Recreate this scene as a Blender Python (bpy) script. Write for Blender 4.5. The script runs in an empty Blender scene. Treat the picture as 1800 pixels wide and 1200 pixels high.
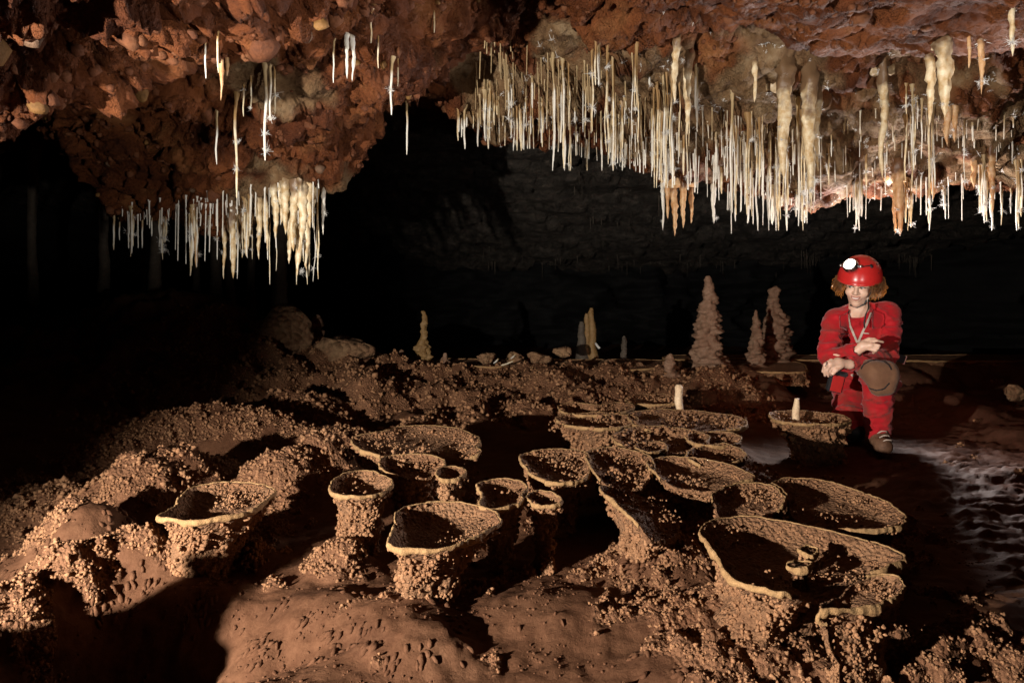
import bpy, math, random
import numpy as np
from mathutils import Vector, Matrix
from mathutils.bvhtree import BVHTree

sc = bpy.context.scene
COL = sc.collection
R = math.radians
# ------------------------------------------------------------------ camera
CAMZ, FPX, HOR = 0.94, 1200.0, 510.0        # eye height (m), focal length and horizon in pixels of an 1800 px wide frame
cd = bpy.data.cameras.new("camera"); cam = bpy.data.objects.new("camera", cd); COL.objects.link(cam)
cam.location = (0, 0, CAMZ); cam.rotation_euler = (R(90), 0, 0)
cd.sensor_width = 36; cd.lens = 36 * FPX / 1800; cd.shift_y = -(600 - HOR) / 1800
cd.clip_start = 0.05; cd.clip_end = 100
sc.camera = cam
# ------------------------------------------------------------------ world: a cave, no daylight, almost black
w = bpy.data.worlds.new("World"); sc.world = w; w.use_nodes = True
bg = w.node_tree.nodes["Background"]; bg.inputs[0].default_value = (0.02, 0.012, 0.008, 1); bg.inputs[1].default_value = 0.02
# ------------------------------------------------------------------ the photographers' flashes
def spot(name, loc, aim, power, angle, blend=0.4, size=0.05, color=(1, .95, .88)):
    l = bpy.data.lights.new(name, 'SPOT'); l.energy = power; l.spot_size = R(angle); l.spot_blend = blend
    l.shadow_soft_size = size; l.color = color
    o = bpy.data.objects.new(name, l); COL.objects.link(o); o.location = loc
    o.rotation_euler = (Vector(aim) - Vector(loc)).to_track_quat('-Z', 'Y').to_euler(); return o
spot("flash_key", (-2.05, 0.0, 0.74), (0.4, 3.0, 0.58), 1250, 84, .6, .025, (1, .92, .82))
spot("flash_right", (1.5, 0.25, 0.75), (1.55, 4.0, 1.6), 170, 52, .9, .05, (1, .95, .88))
spot("flash_back", (2.62, 5.15, 0.78), (2.3, 3.2, 2.0), 300, 145, .5, .11, (1, .90, .86))
spot("flash_ceiling", (0.9, 0.7, 0.55), (-1.5, 3.7, 2.1), 260, 42, .6, .04, (1, .93, .84))
spot("flash_slab", (3.1, 3.45, 1.0), (1.5, 2.8, 2.1), 170, 75, .6, .05, (1, .92, .9))
spot("flash_far", (4.3, 8.0, 1.2), (2.0, 12.6, 1.1), 7, 100, .9, .1, (.7, .8, 1))
sc.view_settings.view_transform = 'Standard'; sc.view_settings.look = 'None'
sc.view_settings.exposure = 0; sc.view_settings.gamma = 1
sc.view_settings.use_curve_mapping = False
sc.render.engine = 'CYCLES'; sc.cycles.use_denoising = True
sc.cycles.max_bounces = 5; sc.cycles.diffuse_bounces = 3; sc.cycles.glossy_bounces = 2; sc.cycles.transmission_bounces = 3
sc.cycles.caustics_reflective = False; sc.cycles.caustics_refractive = False; sc.cycles.sample_clamp_indirect = 4; sc.cycles.use_adaptive_sampling = True; sc.cycles.adaptive_threshold = .02

rs = np.random.RandomState(11); random.seed(5)
# ------------------------------------------------------------------ pixel <-> world helpers (measurements taken from the photograph)
def P(px, py, Y):
    return np.array([(px - 900) / FPX * Y, Y, CAMZ - (py - HOR) / FPX * Y])
def onz(px, py, z=0.0):
    Y = (CAMZ - z) * FPX / (py - HOR); return np.array([(px - 900) / FPX * Y, Y, z])
def smooth(a, b, x):
    t = np.clip((x - a) / (b - a), 0, 1); return t * t * (3 - 2 * t)
# ------------------------------------------------------------------ noise
_pm = np.random.RandomState(3).permutation(256); PM = np.concatenate([_pm, _pm, _pm])
GR = np.array([[1,1,0],[-1,1,0],[1,-1,0],[-1,-1,0],[1,0,1],[-1,0,1],[1,0,-1],[-1,0,-1],[0,1,1],[0,-1,1],[0,1,-1],[0,-1,-1],[1,1,0],[-1,1,0],[0,-1,1],[0,-1,-1]], np.float32)
def _h(i, j, k): return PM[PM[PM[i & 255] + (j & 255)] + (k & 255)]
def perlin(p, s=0.0):
    p = np.asarray(p, np.float32) + s * 13.37; i = np.floor(p).astype(np.int64); f = p - i
    u = f * f * f * (f * (f * 6 - 15) + 10); out = 0
    for a in (0, 1):
        for b in (0, 1):
            for c in (0, 1):
                g = GR[_h(i[:, 0] + a, i[:, 1] + b, i[:, 2] + c) & 15]
                d = g[:, 0] * (f[:, 0] - a) + g[:, 1] * (f[:, 1] - b) + g[:, 2] * (f[:, 2] - c)
                wx = u[:, 0] if a else 1 - u[:, 0]; wy = u[:, 1] if b else 1 - u[:, 1]; wz = u[:, 2] if c else 1 - u[:, 2]
                out = out + wx * wy * wz * d
    return out
def fbm(p, octv=4, s=0.0, gain=.5):
    p = np.asarray(p, np.float32); a, t = 1.0, 0
    for o in range(octv): t = t + a * perlin(p * 2 ** o, s + o); a *= gain
    return t
RT = np.random.RandomState(9).rand(256, 4).astype(np.float32)
def worley(p, s=0):
    p = np.asarray(p, np.float32) + s * 7.7; i = np.floor(p).astype(np.int64); f1 = np.full(len(p), 9., np.float32); f2 = f1.copy(); idv = np.zeros(len(p), np.float32)
    for a in (-1, 0, 1):
        for b in (-1, 0, 1):
            for c in (-1, 0, 1):
                q = i + np.array([a, b, c]); r = RT[_h(q[:, 0], q[:, 1], q[:, 2])]
                d = ((q + r[:, :3] - p) ** 2).sum(1); m = d < f1
                f2 = np.where(m, f1, np.minimum(f2, d)); idv = np.where(m, r[:, 3], idv); f1 = np.where(m, d, f1)
    return np.sqrt(f1), np.sqrt(f2), idv
# ------------------------------------------------------------------ object helpers
def link(o, parent=None):
    COL.objects.link(o)
    if parent is not None: o.parent = parent
    return o
def mesh_obj(name, V, F, mat=None, parent=None, smoothed=True, attrs=None):
    me = bpy.data.meshes.new(name)
    V = np.asarray(V, np.float32); F = np.asarray(F, np.int32)
    n = F.shape[1]
    me.vertices.add(len(V)); me.vertices.foreach_set("co", V.ravel())
    me.loops.add(F.size); me.loops.foreach_set("vertex_index", F.ravel())
    me.polygons.add(len(F)); me.polygons.foreach_set("loop_start", np.arange(0, F.size, n, dtype=np.int32))
    me.polygons.foreach_set("loop_total", np.full(len(F), n, np.int32))
    if smoothed: me.polygons.foreach_set("use_smooth", np.ones(len(F), bool))
    me.update(); me.validate()
    for k, v in (attrs or {}).items():
        a = me.attributes.new(k, 'FLOAT', 'POINT'); a.data.foreach_set("value", np.asarray(v, np.float32))
    if mat: me.materials.append(mat)
    return link(bpy.data.objects.new(name, me), parent)
def poly_obj(name, V, F, mat=None, parent=None, smoothed=True):
    me = bpy.data.meshes.new(name); me.from_pydata([tuple(v) for v in V], [], [tuple(f) for f in F]); me.update()
    if smoothed: me.polygons.foreach_set("use_smooth", np.ones(len(F), bool))
    if mat: me.materials.append(mat)
    return link(bpy.data.objects.new(name, me), parent)
def tag(o, label=None, cat=None, group=None, kind=None):
    if cat and not kind: kind = 'thing'
    if label: o["label"] = label
    if cat: o["category"] = cat
    if group: o["group"] = group
    if kind: o["kind"] = kind
    return o
def empty(name, loc):
    o = bpy.data.objects.new(name, None); o.location = loc; o.empty_display_size = .05; return link(o)
def grid_faces(nr, nc, wrap=False):
    r = np.arange(nr - 1)[:, None]; c = np.arange(nc if wrap else nc - 1)[None, :]
    a = r * nc + c; b = r * nc + (c + 1) % nc; return np.stack([a, b, b + nc, a + nc], -1).reshape(-1, 4)
def grid_normals(V, nr, nc):
    G = V.reshape(nr, nc, 3); du = np.gradient(G, axis=1); dv = np.gradient(G, axis=0)
    n = np.cross(du, dv).reshape(-1, 3); return n / (np.linalg.norm(n, axis=1, keepdims=True) + 1e-9)
def tri_geo(V, F):
    T = F if F.shape[1] == 3 else np.concatenate([F[:, [0, 1, 2]], F[:, [0, 2, 3]]])
    a, b, c = V[T[:, 0]], V[T[:, 1]], V[T[:, 2]]; n = np.cross(b - a, c - a); A = np.linalg.norm(n, axis=1)
    return T, n / (A[:, None] + 1e-12), A / 2
def sample(V, F, N, wv=None):
    T, n, A = tri_geo(V, F); wgt = A if wv is None else A * wv[T].mean(1)
    cs = np.cumsum(wgt); t = np.searchsorted(cs, rs.rand(N) * cs[-1]); t = np.clip(t, 0, len(T) - 1)
    u = np.sqrt(rs.rand(N, 1)); v = rs.rand(N, 1)
    return V[T[t, 0]] * (1 - u) + V[T[t, 1]] * u * (1 - v) + V[T[t, 2]] * u * v, n[t]
# icospheres
def ico(level):
    import bmesh
    bm = bmesh.new(); bmesh.ops.create_icosphere(bm, subdivisions=level, radius=1)
    bm.verts.ensure_lookup_table(); V = np.array([v.co for v in bm.verts]); F = np.array([[v.index for v in f.verts] for f in bm.faces]); bm.free(); return V, F
ICO1, ICO2, ICO3 = ico(1), ico(2), ico(3)
OCT = (np.array([[1, 0, 0], [-1, 0, 0], [0, 1, 0], [0, -1, 0], [0, 0, 1], [0, 0, -1.]]) * 1.15, np.array([[0, 2, 4], [2, 1, 4], [1, 3, 4], [3, 0, 4], [2, 0, 5], [1, 2, 5], [3, 1, 5], [0, 3, 5]]))
def nodules(name, C, Rad, mat, parent, level=1, axis=None, stretch=1.0, attrs=None):
    """one mesh of many little lumps: centres C, radii Rad, optionally stretched along axis"""
    BV, BF = OCT if level == 0 else ICO1 if level == 1 else ICO2
    N = len(C); a = rs.randn(N, 3); a /= np.linalg.norm(a, axis=1, keepdims=True); b = np.cross(a, rs.randn(N, 3)); b /= np.linalg.norm(b, axis=1, keepdims=True); q = np.stack([a, b, np.cross(a, b)], -1)
    V = np.einsum('nij,kj->nki', q, BV) * (1 + .13 * rs.randn(N, len(BV), 1))
    V = V * (1 + .22 * rs.randn(N, 1, 3)).clip(.6, 1.6)
    if axis is not None:
        d = (V * axis[:, None, :]).sum(-1, keepdims=True); V = V + axis[:, None, :] * d * (stretch - 1)
    V = V * np.asarray(Rad)[:, None, None] + C[:, None, :]
    F = (BF[None] + (np.arange(N) * len(BV))[:, None, None]).reshape(-1, 3)
    at = {"tint": np.repeat(rs.rand(N), len(BV))}
    return tag(mesh_obj(name, V.reshape(-1, 3), F, mat, parent, True, at), kind="stuff")
def coral(pos, nrm, r0, kmax=4, lift=.25, rvar=.3):
    """popcorn clumps: short stacks of lumps growing out of each seed"""
    N = len(pos); C, Rr = [], []
    d = nrm + .55 * rs.randn(N, 3); d[:, 2] += lift; d /= np.linalg.norm(d, axis=1, keepdims=True)
    k = rs.randint(1, kmax + 1, N); cur = pos.copy(); r = r0 * np.exp(.32 * rs.randn(N)).clip(.5, 1.7) * (pos[:, 1] / 2.3).clip(.62, 1)
    for s in range(kmax):
        m = k > s
        C.append(cur[m]); Rr.append(r[m] * (1.08 if s else .95))
        dd = d + .7 * rs.randn(N, 3); dd /= np.linalg.norm(dd, axis=1, keepdims=True)
        cur = cur + dd * (r * 1.0)[:, None]; r = r * .95
    return np.concatenate(C), np.concatenate(Rr)
# ------------------------------------------------------------------ materials
def nt(name):
    m = bpy.data.materials.new(name); m.use_nodes = True; t = m.node_tree; b = t.nodes["Principled BSDF"]; return m, t, b
def node(t, typ, **kw):
    n = t.nodes.new(typ)
    for k, v in kw.items(): setattr(n, k, v)
    return n
def noise_n(t, scale, detail=5, rough=.6, co=None):
    n = node(t, "ShaderNodeTexNoise"); n.inputs["Scale"].default_value = scale; n.inputs["Detail"].default_value = detail; n.inputs["Roughness"].default_value = rough
    if co: t.links.new(co, n.inputs["Vector"])
    return n
def ramp(t, fac, stops):
    r = node(t, "ShaderNodeValToRGB"); e = r.color_ramp.elements
    while len(e) < len(stops): e.new(.5)
    for el, (p, c) in zip(e, stops): el.position = p; el.color = (*c, 1)
    t.links.new(fac, r.inputs[0]); return r
def mixc(t, fac, a, b, typ='MIX'):
    m = node(t, "ShaderNodeMix", data_type='RGBA', blend_type=typ)
    for s, v in ((m.inputs[0], fac), (m.inputs[6], a), (m.inputs[7], b)):
        if hasattr(v, "is_output"): t.links.new(v, s)
        elif isinstance(v, tuple): s.default_value = (*v, 1)
        else: s.default_value = v
    return m.outputs[2]
def bump(t, b, h, strength=.5, dist=.01, prev=None):
    n = node(t, "ShaderNodeBump"); n.inputs["Strength"].default_value = strength; n.inputs["Distance"].default_value = dist
    t.links.new(h, n.inputs["Height"])
    if prev: t.links.new(prev, n.inputs["Normal"])
    t.links.new(n.outputs[0], b.inputs["Normal"]); return n.outputs[0]
def world_pos(t): return node(t, "ShaderNodeNewGeometry").outputs["Position"]
def attr(t, name): 
    a = node(t, "ShaderNodeAttribute"); a.attribute_name = name; return a.outputs["Fac"]
def rock_mat(name, c1, c2, c3, scale=6, rough=.85, bumpd=.006, fine=90, bs=.8, tint=None, knob=0):
    m, t, b = nt(name); p = world_pos(t)
    n1 = noise_n(t, scale, 7, .65, p); col = ramp(t, n1.outputs[0], [(.3, c1), (.5, c2), (.7, c3)]).outputs[0]
    n3 = noise_n(t, scale * 7, 4, .6, p)
    col = mixc(t, .35, col, ramp(t, n3.outputs[0], [(.35, tuple(x * .5 for x in c2)), (.65, tuple(min(1, x * 1.5) for x in c2))]).outputs[0])
    if tint: 
        tv = ramp(t, attr(t, "tint"), [(0, (.86, .84, .80)), (1, (1.14, 1.13, 1.12))]).outputs[0]; col = mixc(t, 1.0, col, tv, 'MULTIPLY')
    t.links.new(col, b.inputs["Base Color"]); b.inputs["Roughness"].default_value = rough; b.inputs["Specular IOR Level"].default_value = .25
    n2 = noise_n(t, fine, 6, .7, p); bn = bump(t, b, n2.outputs[0], bs, bumpd)
    if knob:
        wv = node(t, "ShaderNodeVectorMath", operation='MULTIPLY_ADD'); t.links.new(n3.outputs["Color"], wv.inputs[0]); wv.inputs[1].default_value = (.012,) * 3; t.links.new(p, wv.inputs[2])
        vo = node(t, "ShaderNodeTexVoronoi"); vo.inputs["Scale"].default_value = knob; t.links.new(wv.outputs[0], vo.inputs["Vector"]); inv_ = node(t, "ShaderNodeMath", operation='SUBTRACT'); inv_.inputs[0].default_value = 1; t.links.new(vo.outputs["Distance"], inv_.inputs[1])
        bump(t, b, inv_.outputs[0], 1.0, .9 / knob, bn)
    return m
def plain(name, c, rough=.5, metal=0, spec=.5, **kw):
    m, t, b = nt(name); p = world_pos(t); n = noise_n(t, 40, 4, .6, p)
    col = mixc(t, n.outputs[0], tuple(x * .75 for x in c), tuple(min(1, x * 1.2) for x in c)); t.links.new(col, b.inputs["Base Color"])
    b.inputs["Roughness"].default_value = rough; b.inputs["Metallic"].default_value = metal; b.inputs["Specular IOR Level"].default_value = spec; return m
def calcite_mat(name, c1, c2, trans=.35, scale=25):
    """cream to honey calcite that lets some light through"""
    m, t, b = nt(name); p = world_pos(t); n = noise_n(t, scale, 4, .6, p)
    col = ramp(t, n.outputs[0], [(.35, c1), (.65, c2)]).outputs[0]; t.links.new(col, b.inputs["Base Color"])
    b.inputs["Roughness"].default_value = .38; n2 = noise_n(t, 160, 3, .6, p); bn = bump(t, b, n2.outputs[0], .5, .003)
    tr = node(t, "ShaderNodeBsdfTranslucent"); t.links.new(col, tr.inputs[0]); t.links.new(bn, tr.inputs["Normal"])
    mx = node(t, "ShaderNodeMixShader"); mx.inputs[0].default_value = trans; out = t.nodes["Material Output"]
    t.links.new(b.outputs[0], mx.inputs[1]); t.links.new(tr.outputs[0], mx.inputs[2]); t.links.new(mx.outputs[0], out.inputs[0]); return m
M = {}
M['crust'] = rock_mat("popcorn_crust", (.155, .070, .034), (.245, .125, .063), (.33, .185, .10), 5, .9, .004, 160, .6, True)
M['bowl'] = rock_mat("bowl_crust", (.14, .062, .030), (.21, .105, .052), (.28, .15, .08), 7, .9, .006, 130, .9, None, 85)
M['rim'] = rock_mat("rim_calcite", (.20, .105, .045), (.31, .18, .08), (.42, .265, .13), 30, .85, .005, 130, 1.0)
M['stalag'] = rock_mat("stalagmite_calcite", (.12, .058, .034), (.20, .115, .072), (.29, .19, .13), 14, .7, .006, 60, .8)
M['stalag_gold'] = rock_mat("golden_calcite", (.12, .06, .022), (.22, .13, .05), (.30, .2, .11), 14, .6, .006, 60, .8)
M['pale'] = rock_mat("pale_calcite", (.50, .32, .19), (.62, .45, .29), (.70, .55, .38), 20, .6, .004, 60, .5)
M['boulder'] = rock_mat("boulder_rock", (.11, .045, .024), (.21, .115, .06), (.30, .19, .10), 7, .8, .012, 40, 1, None, 16)
M['cobble'] = rock_mat("cobble_rock", (.045, .013, .005), (.10, .033, .012), (.155, .064, .026), 8, .75, .008, 70, .9)
M['cobble_ochre'] = rock_mat("ochre_cobble", (.08, .035, .010), (.17, .085, .026), (.25, .14, .05), 9, .6, .008, 70, .9)
M['cobble_grey'] = rock_mat("grey_cobble", (.06, .030, .016), (.11, .062, .036), (.16, .10, .06), 9, .65, .008, 70, .9)
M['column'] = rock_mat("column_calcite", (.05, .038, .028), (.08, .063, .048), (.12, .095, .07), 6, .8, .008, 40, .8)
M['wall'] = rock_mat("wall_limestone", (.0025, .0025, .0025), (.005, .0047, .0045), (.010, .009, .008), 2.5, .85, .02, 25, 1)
def straw_mat(name, root, c1, c2, trans):
    """a straw stained at its root and cleaner towards its tip"""
    m = calcite_mat(name, c1, c2, trans); t = m.node_tree; b = t.nodes["Principled BSDF"]; old = b.inputs["Base Color"].links[0].from_socket
    g = node(t, "ShaderNodeTexCoord").outputs["Generated"]; sx = node(t, "ShaderNodeSeparateXYZ"); t.links.new(g, sx.inputs[0]); n = noise_n(t, 9, 3, .6, world_pos(t))
    ad = node(t, "ShaderNodeMath", operation='MULTIPLY_ADD'); t.links.new(n.outputs[0], ad.inputs[0]); ad.inputs[1].default_value = .6; t.links.new(sx.outputs[2], ad.inputs[2])
    f = ramp(t, ad.outputs[0], [(.75, (0, 0, 0)), (1.0, (1, 1, 1))]); f.color_ramp.elements[0].position = .85; f.color_ramp.elements[1].position = 1.0; col = mixc(t, f.outputs[0], old, root)
    t.links.new(col, b.inputs["Base Color"])
    for nn in t.nodes:
        if nn.type == 'BSDF_TRANSLUCENT': t.links.new(col, nn.inputs[0])
    return m
M['straw_white'] = straw_mat("white_straw", (.50, .37, .20), (.84, .80, .71), (.92, .90, .84), .35)
M['straw_honey'] = straw_mat("honey_straw", (.38, .23, .095), (.72, .56, .32), (.88, .82, .66), .35)
M['drip_cream'] = straw_mat("cream_dripstone", (.17, .10, .052), (.56, .38, .18), (.80, .70, .50), .22)
M['drip_orange'] = straw_mat("orange_dripstone", (.16, .075, .035), (.56, .29, .12), (.72, .50, .28), .25)
M['flow'] = calcite_mat("flowstone", (.34, .21, .10), (.66, .53, .34), .12, 12)
M['crystal'] = calcite_mat("white_crystal", (.80, .79, .76), (.88, .87, .85), .45, 60)
# mud floor: dry brown mud, darker glossy where wet and on the unlit far floor
def mud():
    m, t, b = nt("cave_mud"); p = world_pos(t); n1 = noise_n(t, 4, 8, .62, p)
    dry = ramp(t, n1.outputs[0], [(.3, (.060, .025, .013)), (.5, (.098, .043, .022)), (.72, (.14, .067, .036))]).outputs[0]
    n3 = noise_n(t, 45, 4, .7, p); dry = mixc(t, .3, dry, ramp(t, n3.outputs[0], [(.35, (.05, .02, .010)), (.65, (.15, .074, .04))]).outputs[0])
    cr = mixc(t, attr(t, "crust"), dry, ramp(t, n1.outputs[0], [(.3, (.11, .048, .024)), (.7, (.2, .10, .054))]).outputs[0])
    col = mixc(t, attr(t, "wet"), cr, ramp(t, n1.outputs[0], [(.3, (.06, .024, .014)), (.7, (.11, .048, .03))]).outputs[0])
    t.links.new(col, b.inputs["Base Color"])
    rr = node(t, "ShaderNodeMapRange"); t.links.new(attr(t, "wet"), rr.inputs[0]); rr.inputs[3].default_value = .82; rr.inputs[4].default_value = .66; t.links.new(rr.outputs[0], b.inputs["Roughness"])
    b.inputs["Specular IOR Level"].default_value = .09
    n2 = noise_n(t, 110, 6, .7, p); n4 = noise_n(t, 26, 4, .6, p)
    ad = node(t, "ShaderNodeMath", operation='ADD'); t.links.new(n2.outputs[0], ad.inputs[0]); t.links.new(n4.outputs[0], ad.inputs[1])
    bn = bump(t, b, ad.outputs[0], .55, .006)
    wv = node(t, "ShaderNodeVectorMath", operation='MULTIPLY_ADD'); t.links.new(n3.outputs["Color"], wv.inputs[0]); wv.inputs[1].default_value = (.015,) * 3; t.links.new(p, wv.inputs[2])
    vo = node(t, "ShaderNodeTexVoronoi"); vo.inputs["Scale"].default_value = 75; t.links.new(wv.outputs[0], vo.inputs["Vector"]); iv = node(t, "ShaderNodeMath", operation='MULTIPLY'); t.links.new(vo.outputs["Distance"], iv.inputs[0]); t.links.new(attr(t, "crust"), iv.inputs[1])
    i2 = node(t, "ShaderNodeMath", operation='SUBTRACT'); i2.inputs[0].default_value = 1; t.links.new(iv.outputs[0], i2.inputs[1]); bump(t, b, i2.outputs[0], 1.0, .012, bn); return m
M['mud'] = mud()
def ceil_mat():
    m, t, b = nt("ceiling_conglomerate"); p = world_pos(t); n1 = noise_n(t, 2.3, 9, .66, p)
    red = ramp(t, n1.outputs[0], [(.30, (.026, .007, .0025)), (.44, (.09, .025, .007)), (.56, (.14, .042, .012)), (.72, (.19, .078, .027))]).outputs[0]
    v = node(t, "ShaderNodeAttribute"); v.attribute_name = "stone"
    red = mixc(t, v.outputs["Fac"], mixc(t, 1.0, red, (.85, .8, .75), 'MULTIPLY'), mixc(t, 1.0, red, (1.25, 1.3, 1.35), 'MULTIPLY'))
    n3 = noise_n(t, 9, 6, .65, p)
    cal = ramp(t, n3.outputs[0], [(.3, (.09, .045, .02)), (.5, (.18, .105, .05)), (.7, (.27, .19, .11))]).outputs[0]
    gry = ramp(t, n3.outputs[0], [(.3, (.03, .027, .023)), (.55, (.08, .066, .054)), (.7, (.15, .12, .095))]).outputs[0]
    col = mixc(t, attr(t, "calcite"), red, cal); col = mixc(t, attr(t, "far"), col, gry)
    t.links.new(col, b.inputs["Base Color"]); b.inputs["Specular IOR Level"].default_value = .18
    n5 = noise_n(t, 5, 4, .6, p); rr = ramp(t, n5.outputs[0], [(.35, (.5,) * 3), (.65, (.85,) * 3)]); t.links.new(rr.outputs[0], b.inputs["Roughness"])
    n2 = noise_n(t, 45, 8, .72, p); n6 = noise_n(t, 160, 4, .7, p); ad = node(t, 'ShaderNodeMath', operation='MULTIPLY_ADD'); t.links.new(n6.outputs[0], ad.inputs[0]); ad.inputs[1].default_value = .35; t.links.new(n2.outputs[0], ad.inputs[2]); bn = bump(t, b, ad.outputs[0], 1.0, .02)
    wv = node(t, "ShaderNodeVectorMath", operation='MULTIPLY_ADD'); t.links.new(n3.outputs["Color"], wv.inputs[0]); wv.inputs[1].default_value = (.14,) * 3; t.links.new(p, wv.inputs[2]); prev = bn
    for sc_v, dist in ((34, .022), (85, .010)):
        vo = node(t, "ShaderNodeTexVoronoi"); vo.inputs["Scale"].default_value = sc_v; t.links.new(wv.outputs[0], vo.inputs["Vector"]); n8 = noise_n(t, 6, 3, .6, p); ms = ramp(t, n8.outputs[0], [(.42, (0, 0, 0)), (.6, (1, 1, 1))])
        mu = node(t, "ShaderNodeMath", operation='MULTIPLY'); t.links.new(vo.outputs["Distance"], mu.inputs[0]); t.links.new(ms.outputs[0], mu.inputs[1]); prev = bump(t, b, mu.outputs[0], 1.0, dist, prev)
    return m
M['ceiling'] = ceil_mat()
# ================================================================== THE FLOOR
# bumps: pixel of the foot on the floor plane, radii across and along the view (m), height (m)
BUMPS = [(150, 985, .17, .16, .19), (245, 905, .16, .18, .22), (330, 878, .13, .13, .18), (490, 880, .19, .16, .20), (565, 850, .14, .16, .23),
    (600, 1000, .085, .08, .10), (440, 985, .07, .07, .07), (330, 1052, .14, .12, .05), (425, 1112, .10, .09, .09), (555, 1078, .14, .12, .06),
    (705, 1100, .15, .12, .07), (750, 1150, .12, .08, .05), (30, 1112, .13, .10, .13), (110, 1058, .13, .08, .15), (205, 1026, .13, .08, .14), (290, 1015, .10, .08, .08),
    (330, 1120, .30, .17, -.20), (170, 1165, .24, .2, -.17), (60, 1192, .06, .05, .11),
    (1180, 1010, .16, .16, .09), (1130, 925, .10, .12, .15), (1300, 1105, .25, .14, .08), (1450, 1120, .22, .13, .08), (1250, 1185, .2, .1, .06), (1000, 1085, .22, .16, .05),
    (1725, 1165, .13, .08, .10), (1640, 1190, .1, .05, .06), (1500, 1195, .15, .06, .04), (1240, 930, .3, .25, .09), (1480, 930, .25, .2, .09), (1240, 860, .38, .3, .10), (1090, 870, .22, .2, .08), (1400, 985, .2, .15, .06), (1110, 800, .3, .25, .09), (1230, 800, .3, .3, .09), (730, 860, .25, .2, .08), (870, 900, .12, .12, .07),
    (100, 905, .25, .2, .10), (350, 850, .2, .2, .10), (200, 820, .3, .25, .14), (310, 795, .3, .25, .2), (450, 785, .3, .3, .2), (600, 790, .25, .25, .10), (520, 745, .35, .3, .16),
    (750, 762, .2, .3, .09), (840, 745, .14, .35, .12), (640, 720, .3, .3, .12), (950, 735, .2, .3, .06),
    (1650, 712, .35, .25, .12), (1600, 700, .2, .15, .10), (1720, 735, .2, .15, .09), (1780, 770, .2, .12, .07), (1790, 840, .2, .1, .05), (1560, 712, .12, .12, .08)]
BUMPS = [(*onz(a, b)[:2], c, d, e) for a, b, c, d, e in BUMPS] + [(-1.40, 1.22, .14, .12, .27), (-1.62, 1.25, .15, .12, .2), (-1.42, 1.2, .05, .05, .08), (-1.22, 1.24, .045, .05, .09), (-1.32, 1.3, .04, .04, .06), (-1.16, 1.2, .05, .04, .07)]
def gz(X, Y):
    X = np.asarray(X, float); Y = np.asarray(Y, float); p = np.stack([X, Y, X * 0], -1).reshape(-1, 3)
    n1 = fbm(p * 1.1, 3, 2).reshape(X.shape)
    z = .015 * n1
    for bx, by, rx, ry, h in BUMPS:
        q = ((X - bx) / rx) ** 2 + ((Y - by) / ry) ** 2; z = z + h * np.exp(-q ** 1.25)
    right = smooth(2.05, 2.5, X - .18 * (Y - 5.6))
    ter = .225 * smooth(4.9, 6.15, Y + .5 * n1) * (1 - right) + .225 * smooth(6.35, 6.75, Y + .3 * n1) * right
    z = z + ter * (1 - smooth(7.0, 7.6, Y)) - .12 * smooth(7.0, 7.6, Y)
    z = z + .52 * np.exp(-((X + 2.95) / 1.25) ** 2 - ((Y - 6.6) / 1.05) ** 2)
    z = z + .25 * smooth(-2.2, -3.6, X) * smooth(2.2, 4.5, Y)
    return z
def fan(nr, nc, y0, y1, umax, apex=1.0, r0=12, ynear=-.8):
    nf = 46; Yr = np.concatenate([np.linspace(ynear, y0, r0, endpoint=False), np.geomspace(y0, 6.9, nr - r0 - nf, endpoint=False), np.geomspace(6.9, y1, nf)])
    u = np.linspace(-umax, umax, nc); Yg = np.repeat(Yr[:, None], nc, 1); return u[None] * (Yg + apex), Yg
NR, NC = 410, 560
GX, GY = fan(NR, NC, 1.0, 13.4, 1.0)
V = np.stack([GX, GY, gz(GX, GY)], -1).reshape(-1, 3); F = grid_faces(NR, NC)
N0 = grid_normals(V, NR, NC)
X, Y = V[:, 0], V[:, 1]
# where popcorn grows (pixel of centre on the floor plane, radius m)
CR = [(245, 900, .24), (330, 870, .22), (490, 880, .26), (565, 850, .22), (600, 1000, .12), (440, 985, .10), (30, 1105, .14), (110, 1060, .12), (205, 1025, .13), (290, 1010, .13), (60, 1190, .08), (95, 985, .13),
      (1180, 1000, .2), (1130, 925, .2), (1300, 1105, .3), (1430, 1130, .3), (1250, 1180, .2), (1240, 930, .4), (1480, 930, .3), (1725, 1160, .17), (-330, 1400, .25), (-150, 1390, .2), (1640, 1190, .12), (1500, 1190, .14), (1560, 1140, .14), (1080, 1010, .1), (1110, 1090, .08),
      (350, 850, .3), (200, 820, .35), (310, 795, .35), (450, 785, .4), (600, 790, .3), (520, 745, .5), (100, 905, .3), (30, 870, .3), (750, 762, .3), (840, 745, .3), (640, 720, .5), (760, 710, .6), (880, 700, .6), (1000, 700, .6), (950, 735, .3), (700, 800, .3), (760, 840, .2),
      (1090, 830, .4), (1220, 840, .4), (1090, 770, .4), (690, 870, .2), (730, 860, .3), (870, 900, .15), (1400, 985, .3), (1110, 800, .4), (1300, 870, .4), (390, 940, .25), (770, 1020, .18), (230, 760, .4), (330, 730, .5), (420, 712, .6), (560, 705, .6)]
crust = np.zeros(len(V))
for a, b, r in CR:
    c = onz(a, b); crust = np.maximum(crust, 1.25 * np.exp(-((X - c[0]) ** 2 + (Y - c[1]) ** 2) / (r * r) * 1.1))
crust = np.maximum(crust, .9 * smooth(4.7, 5.1, Y) * (1 - smooth(6.2, 6.5, Y)) * (1 - smooth(1.8, 2.2, X)) * smooth(-3.4, -2.6, X))
pn = fbm(V * np.array([7, 7, 4]), 3, 5)
crust = smooth(.5, .66, crust + .8 * pn)
wet = smooth(1.35, 1.75, X - .16 * (Y - 2)) * (1 - smooth(6.0, 6.8, Y)) * (1 - .9 * crust)
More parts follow.
